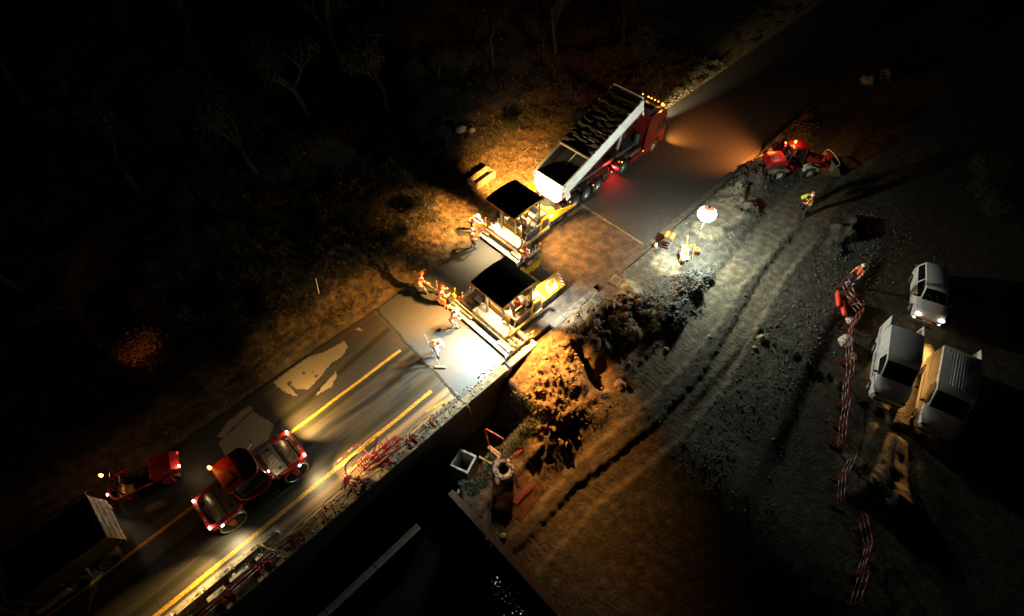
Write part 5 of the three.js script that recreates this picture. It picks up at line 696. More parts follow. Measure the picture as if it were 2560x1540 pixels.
const smin = (a, b, k) => { const h = Math.max(k - Math.abs(a - b), 0) / k; return Math.min(a, b) - h * h * k * 0.25; };
function capsule(p, q, r1, r2) { const bx = q.x - p.x, by = q.y - p.y, bz = q.z - p.z, bb = bx * bx + by * by + bz * bz || 1e-9; return (x, y, z) => { const ax = x - p.x, ay = y - p.y, az = z - p.z; let t = (ax * bx + ay * by + az * bz) / bb; t = t < 0 ? 0 : t > 1 ? 1 : t; return Math.hypot(ax - bx * t, ay - by * t, az - bz * t) - (r1 + (r2 - r1) * t); }; }
const SKIN = [0.42, 0.24, 0.16];
const headGeo = (() => { // face towards +x, origin at the neck top
  const el = (cx, cy, cz, rx, ry, rz) => (x, y, z) => (Math.hypot((x - cx) / rx, (y - cy) / ry, (z - cz) / rz) - 1) * Math.min(rx, ry, rz);
  const parts = [el(-0.01, 0.14, 0, 0.098, 0.105, 0.078), el(0.025, 0.06, 0, 0.068, 0.075, 0.06), capsule(V(-0.01, -0.05, 0), V(-0.005, 0.05, 0), 0.058, 0.055), el(0.098, 0.09, 0, 0.022, 0.03, 0.014), el(0.075, 0.135, 0, 0.02, 0.012, 0.05), el(0, 0.10, 0.078, 0.022, 0.032, 0.012), el(0, 0.10, -0.078, 0.022, 0.032, 0.012), el(0.078, 0.045, 0, 0.014, 0.01, 0.026)];
  const g = polygonise(44, [-0.16, -0.13, -0.16], [0.16, 0.28, 0.16], (x, y, z) => { let d = 1; for (const f of parts) d = smin(d, f(x, y, z), 0.03); return d; });
  const p = g.attributes.position, C = new Float32Array(p.count * 3); for (let i = 0; i < p.count; i++) { const x = p.getX(i), y = p.getY(i), z = Math.abs(p.getZ(i)); let c = SKIN; if (x > 0.06 && Math.hypot(y - 0.118, z - 0.034) < 0.012) c = [0.03, 0.02, 0.02]; else if (x > 0.07 && Math.abs(y - 0.045) < 0.007 && z < 0.025) c = [0.3, 0.1, 0.08]; else if (y > 0.19 || (x < -0.03 && y > 0.08)) c = [0.03, 0.02, 0.015]; C.set(c, 3 * i); } g.setAttribute('color', new THREE.BufferAttribute(C, 3)); return g;
})();
const handGeo = (() => { // wrist at origin, palm along +x, fingers curl towards -y, thumb on +z
  const b = [capsule(V(0, 0, 0), V(0.07, 0, 0.012), 0.026, 0.024), capsule(V(0.02, 0, -0.02), V(0.075, 0, -0.025), 0.02, 0.02)]; const L = [0.042, 0.046, 0.043, 0.034];
  for (let i = 0; i < 4; i++) { const z = 0.033 - i * 0.022, a = V(0.078, 0, z), c = V(0.078 + L[i] * 0.75, -0.022, z), d = V(0.078 + L[i] * 0.55, -0.06, z), e = V(0.07 + L[i] * 0.1, -0.07, z); b.push(capsule(a, c, 0.0105, 0.0095), capsule(c, d, 0.0095, 0.0088), capsule(d, e, 0.0088, 0.008)); }
  b.push(capsule(V(0.02, -0.005, 0.025), V(0.05, -0.03, 0.045), 0.014, 0.011), capsule(V(0.05, -0.03, 0.045), V(0.085, -0.05, 0.03), 0.011, 0.009));
  const g = polygonise(44, [-0.05, -0.11, -0.085], [0.15, 0.06, 0.085], (x, y, z) => { let d = smin(b[0](x, y, z), b[1](x, y, z), 0.02); for (let i = 2; i < b.length; i++) d = smin(d, b[i](x, y, z), 0.006); return d; }); return g;
})();
function ik(a, t, l1, l2, pole) { const d = t.clone().sub(a), L = Math.min(d.length(), (l1 + l2) * 0.995), n = d.clone().normalize(), e = a.clone().addScaledVector(n, L), c = (l1 * l1 + L * L - l2 * l2) / (2 * L), h = Math.sqrt(Math.max(0, l1 * l1 - c * c)), p = pole.clone().addScaledVector(n, -pole.dot(n)).normalize(); return [a.clone().addScaledVector(n, c).addScaledVector(p, h), e]; }
const skinCloth = new THREE.MeshStandardMaterial({ vertexColors: true, roughness: 0.8 });
const COL = { orange: [0.85, 0.13, 0.03], redOrange: [0.75, 0.08, 0.03], yellow: [0.62, 0.62, 0.02], white: [0.78, 0.78, 0.76], grey: [0.20, 0.20, 0.19], navy: [0.018, 0.02, 0.03], blue: [0.10, 0.20, 0.42], dark: [0.03, 0.028, 0.026], tape: [0.85, 0.85, 0.82], boot: [0.035, 0.028, 0.02], green: [0.35, 0.55, 0.05] };
function person(label, pos, yaw, o, group) {
  const t = thing('person', label, 'person', pos, yaw, group);
  const lean = o.lean || 0, side = o.side || 0, hip = V(o.hip ? o.hip[0] : 0, o.hip ? o.hip[1] : 0.93, 0);
  const up = V(Math.sin(lean) * Math.cos(side), Math.cos(lean) * Math.cos(side), Math.sin(side)).normalize(), right = V(0, 0, 1).addScaledVector(up, -up.z).normalize();
  const chest = hip.clone().addScaledVector(up, 0.40), neck = hip.clone().addScaledVector(up, 0.56), B = [];
  const add = (a, b, r1, r2, c, k = 0.05) => B.push({ f: capsule(a, b, r1, r2), c, k, a, b });
  add(hip.clone().addScaledVector(right, -0.085), hip.clone().addScaledVector(right, 0.085), 0.115, 0.115, 'pants'); add(hip.clone().addScaledVector(up, 0.06), chest, 0.135, 0.15, 'top'); add(chest.clone().addScaledVector(right, -0.10), chest.clone().addScaledVector(right, 0.10), 0.125, 0.125, 'top'); add(chest.clone().addScaledVector(up, 0.08), neck.clone().addScaledVector(up, 0.03), 0.10, 0.058, 'top');
  const hands = [];
  for (const s of [-1, 1]) {
    const sh = chest.clone().addScaledVector(right, s * 0.205).addScaledVector(up, 0.07), tgt = V(...(s < 0 ? o.handL : o.handR)), [el, wr] = ik(sh, tgt, 0.29, 0.27, V(...(o.elbow || [-0.4, -0.8, s * 0.6])));
    add(sh, el, 0.066, 0.052, 'arm'); add(el, wr, 0.052, 0.036, 'arm'); hands.push([s, el, wr]);
    const hp = hip.clone().addScaledVector(right, s * 0.095), ft = V(...(s < 0 ? o.footL : o.footR)), ank = ft.clone().add(V(0, 0.09, 0)), [kn, an] = ik(hp, ank, 0.44, 0.43, V(1, 0.1, s * 0.1));
    add(hp, kn, 0.095, 0.066, 'pants'); add(kn, an, 0.066, 0.048, 'pants'); add(an.clone().add(V(-0.03, -0.035, 0)), an.clone().add(V(0.15, -0.045, s * 0.03)), 0.052, 0.042, 'boot', 0.02);
  }
  const pts = B.flatMap(b => [b.a, b.b]), lo = [0, 1, 2].map(k => Math.min(...pts.map(p => p.getComponent(k))) - 0.2), hi = [0, 1, 2].map(k => Math.max(...pts.map(p => p.getComponent(k))) + 0.2);
  const body = polygonise(72, lo, hi, (x, y, z) => { let d = 1; for (const b of B) d = smin(d, b.f(x, y, z), b.k); return d; });
  const p = body.attributes.position, C = new Float32Array(p.count * 3);
  for (let i = 0; i < p.count; i++) {
    const x = p.getX(i), y = p.getY(i), z = p.getZ(i); let best = 9, bb; for (const b of B) { const d = b.f(x, y, z); if (d < best) { best = d; bb = b; } }
    const v = V(x, y, z), h = v.clone().sub(hip).dot(up), w = v.clone().sub(hip).dot(right); let c = COL[o.top];
    if (bb.c === 'pants') { c = COL[o.pants]; const q = v.clone().sub(bb.a).dot(bb.b.clone().sub(bb.a)) / bb.b.distanceToSquared(bb.a); if (o.pantsTape && bb.b.y < 0.3 && q > 0.3 && q < 0.5) c = COL.tape; if (h > 0.03 && Math.abs(w) < 0.2) c = COL[o.top]; } else if (bb.c === 'boot') c = COL[o.boots || 'boot']; else if (bb.c === 'arm') { const q = v.clone().sub(bb.a).dot(bb.b.clone().sub(bb.a)) / bb.b.distanceToSquared(bb.a); c = q > 0.55 && q < 0.75 && o.sleeveTape !== false ? COL.tape : COL[o.sleeve || o.top]; if (o.bareArm && bb.a !== undefined && q > 0.2 && bb.b.distanceTo(bb.a) < 0.275) c = SKIN; }
    if (bb.c === 'top' || (bb.c === 'pants' && h > 0.03)) { if ((h > 0.10 && h < 0.15) || (h > 0.24 && h < 0.285)) c = COL[o.tape || 'tape']; if (Math.abs(Math.abs(w) - 0.10) < 0.028 && h > 0.2) c = COL[o.tape || 'tape']; if (o.panel && Math.abs(w) < 0.06) c = COL[o.panel]; }
    C.set(c, 3 * i);
  }
  body.setAttribute('color', new THREE.BufferAttribute(C, 3));
  const sh = S().add(body), tilt = lean * 0.55 + (o.headPitch || 0), hm = new THREE.Matrix4().makeRotationFromEuler(new THREE.Euler(side * 0.8, o.headYaw || 0, -tilt, 'YZX')).setPosition(neck.x + up.x * 0.09, neck.y + up.y * 0.09, neck.z + up.z * 0.09);
  sh.add(headGeo.clone(), hm);
  for (const [s, el, wr] of hands) { const d = wr.clone().sub(el).normalize(), n = V(0, 1, 0).addScaledVector(d, -d.y).normalize(), zz = d.clone().cross(n), m = new THREE.Matrix4().makeBasis(d, n, zz).setPosition(wr.x, wr.y, wr.z), g = handGeo.clone(); const q = g.attributes.position, c = new Float32Array(q.count * 3), col = o.gloves ? COL.tape : SKIN; for (let i = 0; i < q.count; i++) { c.set(col, 3 * i); if (s > 0) q.setZ(i, -q.getZ(i)); } if (s > 0) { const nn = g.attributes.normal; for (let i = 0; i < q.count; i += 3) { for (const A of [q, nn]) { const a = [A.getX(i), A.getY(i), A.getZ(i)]; A.setXYZ(i, A.getX(i + 2), A.getY(i + 2), A.getZ(i + 2)); A.setXYZ(i + 2, ...a); } } for (let i = 0; i < nn.count; i++) nn.setZ(i, -nn.getZ(i)); } g.setAttribute('color', new THREE.BufferAttribute(c, 3)); sh.add(g, m); }
  sh.mesh('figure', skinCloth, t);
  const hel = S().at(new THREE.SphereGeometry(0.128, 22, 12, 0, Math.PI * 2, 0, Math.PI * 0.52), 0, 0.15, 0).at(new THREE.CylinderGeometry(0.14, 0.15, 0.014, 22), 0.02, 0.15, 0).rbox(0.13, 0.146, 0, 0.09, 0.014, 0.17, 0.006).box(0, 0.275, 0, 0.18, 0.014, 0.03).mesh('helmet', o.helmet === 'red' ? M(0.62, 0.035, 0.03, 0.4) : o.helmet === 'orange' ? M(0.75, 0.16, 0.03, 0.4) : M(0.78, 0.78, 0.76, 0.4), t); hel.applyMatrix4(hm);
  return t;
}
const F = (a, b, c) => [a, b, c];
const yawTo = (fx, fz) => Math.atan2(-fz, fx);
person('worker in orange vest with white stripes standing behind the far paver, white helmet', [1.6, 0.002, -5.3], yawTo(0.95, 0.3), { lean: 0.08, top: 'orange', sleeve: 'redOrange', pants: 'navy', handL: F(0.22, 1.05, -0.26), handR: F(0.22, 1.05, 0.26), footL: F(0, 0, -0.12), footR: F(0.08, 0, 0.12), pantsTape: true });
person('worker in orange vest and blue sleeves leaning over the far paver screed', [2.75, groundY(2.75, -6.6), -6.62], yawTo(0.55, 0.85), { lean: 0.95, hip: [-0.1, 0.88], top: 'orange', sleeve: 'blue', pants: 'navy', handL: F(0.72, 0.95, -0.1), handR: F(0.78, 0.95, 0.14), footL: F(-0.15, 0, -0.13), footR: F(0.12, 0, 0.13), headPitch: -0.3, sleeveTape: false, gloves: true });
person('worker in orange vest at the near end of the far paver screed', [3.1, -0.075, -1.75], yawTo(-0.3, -0.95), { lean: 0.35, hip: [-0.03, 0.92], top: 'redOrange', pants: 'navy', handL: F(0.42, 1.02, -0.2), handR: F(0.42, 1.02, 0.2), footL: F(-0.1, 0, -0.13), footR: F(0.1, 0, 0.13), helmet: 'red' });
person('worker in red orange jacket raking the fresh asphalt at the grass edge', [-3.05, 0.002, -4.62], yawTo(0.9, 0.45), { lean: 0.35, side: -0.28, hip: [-0.12, 0.90], top: 'redOrange', pants: 'grey', handL: F(0.28, 1.62, -0.42), handR: F(0.42, 0.98, 0.15), footL: F(-0.22, 0, -0.2), footR: F(0.22, 0, 0.18), helmet: 'orange', headYaw: 0.3 });
person('worker all in orange with red helmet at the screed controls of the near paver', [-2.85, 0.002, -3.05], yawTo(0.95, 0.3), { lean: 0.25, hip: [-0.05, 0.92], top: 'redOrange', pants: 'orange', handL: F(0.42, 1.2, -0.22), handR: F(0.45, 1.15, 0.2), footL: F(-0.08, 0, -0.12), footR: F(0.1, 0, 0.12), helmet: 'red' });
person('worker in orange jacket with white helmet bending close behind the near paver screed', [-3.42, 0.002, -1.3], yawTo(0.98, 0.1), { lean: 0.55, hip: [-0.14, 0.9], top: 'orange', pants: 'grey', handL: F(0.38, 0.88, -0.22), handR: F(0.42, 0.9, 0.2), footL: F(-0.1, 0, -0.12), footR: F(0.14, 0, 0.12), pantsTape: true });
person('worker in white shirt, orange vest and blue jeans pulling a broom over new asphalt', [-5.25, 0.002, -0.72], yawTo(0.15, 0.98), { lean: 0.8, hip: [-0.16, 0.9], top: 'white', sleeve: 'white', panel: 'green', tape: 'orange', pants: 'blue', handL: F(0.5, 0.95, -0.16), handR: F(0.4, 0.72, 0.14), footL: F(-0.18, 0, -0.14), footR: F(0.2, 0, 0.14), headPitch: 0.1 });
person('seated paver driver in orange jacket under the near canopy', [-0.76, 0.955, 1.0], 0, { lean: 0.15, hip: [0, 0.90], top: 'orange', pants: 'orange', handL: F(0.46, 1.18, -0.18), handR: F(0.46, 1.18, 0.18), footL: F(0.45, 0.42, -0.14), footR: F(0.45, 0.42, 0.14), helmet: 'red', tape: 'redOrange' });
person('worker in yellow vest and dark trousers bending nearer the loader', [20.6, groundY(20.6, 7.95), 7.95], yawTo(0.2, 0.97), { lean: 0.7, hip: [-0.15, 0.88], top: 'yellow', sleeve: 'navy', tape: 'yellow', pants: 'navy', handL: F(0.4, 0.8, -0.15), handR: F(0.42, 0.82, 0.15), footL: F(-0.12, 0, -0.14), footR: F(0.12, 0, 0.14), helmet: 'orange' });
person('worker in orange and yellow vest with white helmet standing before the loader', [20.1, groundY(20.1, 8.6), 8.6], yawTo(0.3, -0.95), { lean: 0.3, top: 'navy', sleeve: 'orange', tape: 'yellow', panel: 'orange', pants: 'navy', handL: F(0.38, 1.0, -0.2), handR: F(0.38, 1.02, 0.2), footL: F(-0.08, 0, -0.13), footR: F(0.1, 0, 0.13) });
person('worker in orange vest walking past the red barriers with pale boots', [16.45, groundY(16.45, 13.55), 13.55], yawTo(-0.85, -0.4), { lean: 0.22, top: 'navy', sleeve: 'orange', tape: 'orange', panel: 'orange', pants: 'navy', boots: 'tape', handL: F(0.25, 0.86, -0.25), handR: F(0.32, 0.9, 0.25), footL: F(-0.14, 0, -0.1), footR: F(0.2, 0, 0.1) });
// tools in their hands
{ const b = thing('push_broom', 'wide push broom held by the worker in blue jeans', 'broom', [-5.6, 0.0, -0.05]); S().bar([-0.1, 0.06, 0.15], [0.2, 1.35, -1.35], 0.018).mesh('broom_handle', mat.wood, b); S().rbox(-0.12, 0.075, 0.2, 0.10, 0.07, 0.62, 0.02, 0, 0.75).mesh('broom_head', mat.wood, b); S().box(-0.12, 0.025, 0.2, 0.08, 0.05, 0.58, 0, 0.75).mesh('bristles', mat.tan, b);
  const r = thing('asphalt_rake', 'long asphalt rake reaching from the grass edge onto the new mat', 'rake', [-2.9, 0.0, -4.3]); S().bar([-0.1, 1.15, -0.3], [0.75, 0.05, 1.1], 0.018).mesh('rake_handle', mat.wood, r); S().beam([0.5, 0.05, 1.2], [1.0, 0.05, 1.0], 0.03, 0.05).bar([0.5, 0.03, 1.2], [0.48, 0.02, 1.26], 0.012).mesh('rake_head', mat.steelDark, r);
  const p = thing('shovel', 'shovel standing upright beside the raking worker', 'shovel', [-2.45, 0.0, -3.85]); S().bar([0, 0.02, 0], [0.12, 1.2, -0.3], 0.016).mesh('shovel_handle', mat.wood, p); S().rbox(-0.03, 0.12, 0.02, 0.22, 0.28, 0.02, 0.01, 0.25).mesh('shovel_blade', mat.steelDark, p); }
// ================================================================ SITE EQUIPMENT AND SMALL THINGS
{ // balloon light on its mast
  const gx = 11.5, gz = 5.08, gy = groundY(gx, gz), t = thing('balloon_light', 'glowing white balloon light with orange crown on a mast over the works', 'balloon light', [gx, gy, gz]);
  S().bar([0, 0.3, 0], [0, 2.95, 0], 0.016, 0.014).mesh('mast', mat.dark, t);
  for (let k = 0; k < 3; k++) { const a = k * 2.094 + 0.4; S().bar([0, 0.8, 0], [0.6 * Math.cos(a), 0.03, 0.6 * Math.sin(a)], 0.02).mesh('tripod_leg', mat.yellowDull, t); }
  const pr = []; for (let i = 0; i <= 14; i++) { const a = Math.PI * (i / 14) * 0.8; pr.push([0.56 * Math.sin(a) || 0.001, -0.46 * Math.cos(a)]); }
  const b = S().lathe(pr, 0, 3.4, 0, 32).mesh('balloon_skin', glow(0.95, 1, 0.97, 16), t); const lean = new THREE.Matrix4().makeTranslation(0, 2.95, 0).multiply(new THREE.Matrix4().makeRotationZ(-0.22)).multiply(new THREE.Matrix4().makeRotationX(-0.1)).multiply(new THREE.Matrix4().makeTranslation(0, -2.95, 0)); b.applyMatrix4(lean);
  const pc = []; for (let i = 0; i <= 10; i++) { const a = Math.PI * (0.8 + 0.2 * i / 10); pc.push([Math.max(0.001, 0.562 * Math.sin(a)), -0.46 * Math.cos(a)]); }
  S().lathe(pc, 0, 3.402, 0, 32).mesh('balloon_crown', new THREE.MeshStandardMaterial({ color: new THREE.Color().setRGB(0.75, 0.16, 0.04), emissive: new THREE.Color().setRGB(1.0, 0.36, 0.15), emissiveIntensity: 1.1, roughness: 0.8 }), t).applyMatrix4(lean);
  S().at(new THREE.CylinderGeometry(0.1, 0.1, 0.03, 16), 0, 3.87, 0).mesh('crown_cap', mat.tan, t).applyMatrix4(lean);
  point(t, [0, 2.64, 0], [0.90, 1.0, 0.86], 290, 12);
}
{ // plate compactor, gas trolley, cans by the balloon
  const y = groundY(11.05, 3.4), p = thing('plate_compactor', 'orange plate compactor beside the milled edge', 'compactor', [11.05, y + 0.02, 3.4], 0.25); S().prism([[-0.45, 0.08], [-0.3, 0], [0.4, 0], [0.55, 0.1], [0.5, 0.16], [-0.42, 0.16]], -0.32, 0.32, 0.015).mesh('base_plate', mat.steelDark, p); S().rbox(-0.12, 0.36, 0, 0.5, 0.34, 0.5, 0.05).mesh('engine', mat.blackMatt, p); S().rbox(0.28, 0.48, -0.16, 0.62, 0.3, 0.26, 0.05).mesh('fuel_tank', mat.orange, p); S().rbox(0.28, 0.48, 0.2, 0.62, 0.3, 0.26, 0.05).mesh('engine_cover', mat.orange, p); S().tube([[-0.3, 0.5, -0.22], [-0.7, 0.75, -0.24], [-0.95, 0.9, -0.22], [-0.98, 0.92, 0.22], [-0.7, 0.75, 0.24], [-0.3, 0.5, 0.22]], 0.022, 30).mesh('handle', mat.redDark, p);
  const g = thing('heating_trolley', 'yellow two-wheeled heating trolley with a dark burner beside the plate compactor', 'trolley', [11.0, groundY(11, 4.8), 4.8], 0.6); S().tube([[-0.7, 0.05, 0.1], [-0.2, 0.45, 0.08], [0.25, 0.75, 0.05], [0.75, 1.05, 0]], 0.03).mesh('frame_tube', mat.yellow, g); S().slab([-0.6, 0.22, -0.25], [0.35, 0.4, -0.2], [0.35, 0.45, 0.25], [-0.6, 0.26, 0.22], 0.03).mesh('carrier_plate', mat.yellowDull, g); S().bar([0.3, 0.2, -0.3], [0.3, 0.85, 0.55], 0.03).mesh('push_bar', mat.yellow, g); S().bar([-0.75, 0.2, -0.05], [-0.1, 0.3, -0.25], 0.12).mesh('burner_tube', mat.grey, g); for (const z of [-0.3, 0.3]) S().wheelz(-0.05, 0.16, z, 0.16, 0.08, 18).mesh('wheel', mat.rubber, g);
  const c = (name, label, x, z, col, r, h) => { const q = thing(name, label, 'can', [x, groundY(x, z) + 0.01, z]); S().at(new THREE.CylinderGeometry(r, r, h, 18), 0, h / 2, 0).mesh('can_body', col, q); S().at(new THREE.CylinderGeometry(r * 0.35, r * 0.4, 0.08, 12), 0, h + 0.03, 0).mesh('can_lid', mat.blackMatt, q); };
  c('fuel_can', 'orange can standing at the far side of the yellow trolley', 11.75, 5.25, mat.orange, 0.2, 0.36); c('paint_can', 'white can lying nearest the milled edge by the trolley', 10.55, 4.95, mat.white, 0.13, 0.3); c('paint_can', 'white can between the two others beside the trolley', 10.75, 5.2, mat.white, 0.12, 0.28); c('paint_can', 'small white can near the plate compactor grip', 10.35, 3.05, mat.white, 0.09, 0.3); c('paint_can', 'white can behind the yellow trolley', 11.45, 4.45, mat.white, 0.12, 0.3);
}
{ // concrete trough on the verge, drain grates, planks, boulders
  const t = thing('concrete_trough', 'long tan concrete trough on the gravel verge beside the far paver', 'trough', [6.75, groundY(6.75, -10.0), -9.95], 0.06), m = paint(0.44, 0.34, 0.20, 0.9, { map: grainTex });
  S().box(0, 0.06, 0, 2.0, 0.12, 0.9).mesh('trough_floor', mat.blackMatt, t); for (const s of [-1, 1]) S().rbox(0, 0.3, s * 0.42, 2.0, 0.58, 0.09, 0.02).mesh('long_side', m, t); for (const s of [-1, 1]) S().rbox(s * 0.96, 0.3, 0, 0.08, 0.56, 0.74, 0.02).mesh('end_wall', m, t); S().bar([0.45, 0.6, -0.5], [0.42, 0.62, 0.1], 0.02).mesh('lifting_loop', mat.dark, t);
  for (const [x, z, r, l] of [[6.1, 2.78, 0.1, 'square iron drain grate on the earth beside the pale mortar spill'], [4.1, 3.2, 0.2, 'square iron drain grate nearest the kerb stones']]) { const g = thing('drain_grate', l, 'drain grate', [x, groundY(x, Math.max(z, 2.95)) + 0.03, Math.max(z, 3.05)], r); S().box(0, 0.03, 0, 0.72, 0.06, 0.62).mesh('grate_frame', paint(0.2, 0.17, 0.12, 0.8), g); for (let k = 0; k < 5; k++) S().box(-0.24 + k * 0.12, 0.065, 0, 0.05, 0.02, 0.48).mesh('slot_bar', mat.blackMatt, g); }
  for (const [x, z, a, l, w, lb] of [[2.7, 6.45, 0.15, 0.85, 0.16, 'pale short plank lying on the clay between the mounds'], [1.95, 6.85, 1.0, 0.7, 0.12, 'thin stick of timber in the hollow below the clay mound']]) tag(S().at(new RoundedBoxGeometry(l, 0.05, w, 1, 0.01), x, groundY(x, z) + 0.09, z, 0.1, a, 0.12).mesh('plank', mat.wood), lb, 'plank');
  const bo = [[8.73, 11.67, 0.24, 'pale round boulder at the edge of the gravel field'], [6.73, 9.51, 0.13, 'small stone between the wheel ruts'], [4.25, 8.24, 0.14, 'brown stone at the foot of the dark heap'], [1.93, 7.32, 0.15, 'pale stone beside the thin timber stick'], [0.59, 7.81, 0.34, 'large brown boulder in the hollow beside the haul track'], [7.94, 11.73, 0.15, 'pale stone beside the round boulder'], [0.04, 7.04, 0.14, 'small brown stone higher on the clay hollow'], [9.2, -15.1, 0.42, 'brown boulder on the dark bank above the trough'], [9.9, -14.5, 0.24, 'smaller stone below the boulder on the bank'], [40.4, 4.4, 0.6, 'dim boulder at the far end of the works'], [42.2, 5.2, 0.7, 'second dim boulder at the far end of the works'], [-9.2, 5.45, 0.14, 'pale stone at the corner of the platform'], [-9.15, 8.6, 0.16, 'pale stone block at the platform edge']];
  for (const [x, z, r, l] of bo) { const g = new THREE.IcosahedronGeometry(r, 3), p = g.attributes.position; for (let i = 0; i < p.count; i++) { const v = V(p.getX(i), p.getY(i), p.getZ(i)), k = 1 + 0.22 * n3(v.x / r + x, v.y / r, v.z / r + z) + 0.08 * n3(v.x / r * 3, v.y / r * 3 + x, v.z / r * 3); p.setXYZ(i, v.x * k, v.y * k * 0.75, v.z * k); } g.computeVertexNormals(); tag(S().at(g, x, groundY(x, z) + r * 0.35, z).mesh('boulder', x > -3 && x < 2 ? paint(0.34, 0.2, 0.12, 0.9, { map: grainTex }) : x > 30 ? paint(0.09, 0.085, 0.065, 0.9) : paint(0.42, 0.37, 0.28, 0.9, { map: grainTex })), l, 'boulder'); }
}
// ---- red and white tube barriers
const redTube = M(0.24, 0.008, 0.010, 0.5), whiteTube = M(0.34, 0.33, 0.30, 0.5);
const barrierGeo = (() => { const L = 1.5, tubes = { red: S(), white: S() }; const out = {}; out.frame = S().tube([[-L / 2, 0.12, 0], [-L / 2, 0.9, 0], [-L / 2 + 0.08, 1.0, 0], [L / 2 - 0.08, 1.0, 0], [L / 2, 0.9, 0], [L / 2, 0.12, 0]], 0.02, 40, 6).geo(); out.rail = S().bar([-L / 2, 0, 0], [L / 2, 0, 0], 0.017, 0.017, 6).geo(); out.band = S().bar([-0.14, 0, 0], [0.14, 0, 0], 0.021, 0.021, 6).geo(); out.foot = S().beam([0, 0.03, -0.28], [0, 0.03, 0.28], 0.05, 0.05).bar([0, 0.04, 0], [0, 0.2, 0], 0.022, 0.022, 6).geo(); return out; })();
function barrier(x, y, z, yaw, label, group, tilt = 0, roll = 0) {
  const t = thing('safety_barrier', label, 'barrier', [x, y, z], yaw, group); t.rotation.set(tilt, yaw, roll, 'YXZ'); const put = (g, n, m, px, py) => { const q = new THREE.Mesh(g, m); q.name = n; q.position.set(px, py, 0); q.castShadow = q.receiveShadow = true; t.add(q); };
  put(barrierGeo.frame, 'barrier_frame', redTube, 0, 0); for (const h of [0.35, 0.68]) put(barrierGeo.rail, 'rail', redTube, 0, h); for (const h of [1.0, 0.68, 0.35]) for (const px of [-0.36, 0.30]) put(barrierGeo.band, 'white_band', whiteTube, px, h); for (const px of [-0.6, 0.6]) put(barrierGeo.foot, 'foot', redTube, px, 0); return t;
}
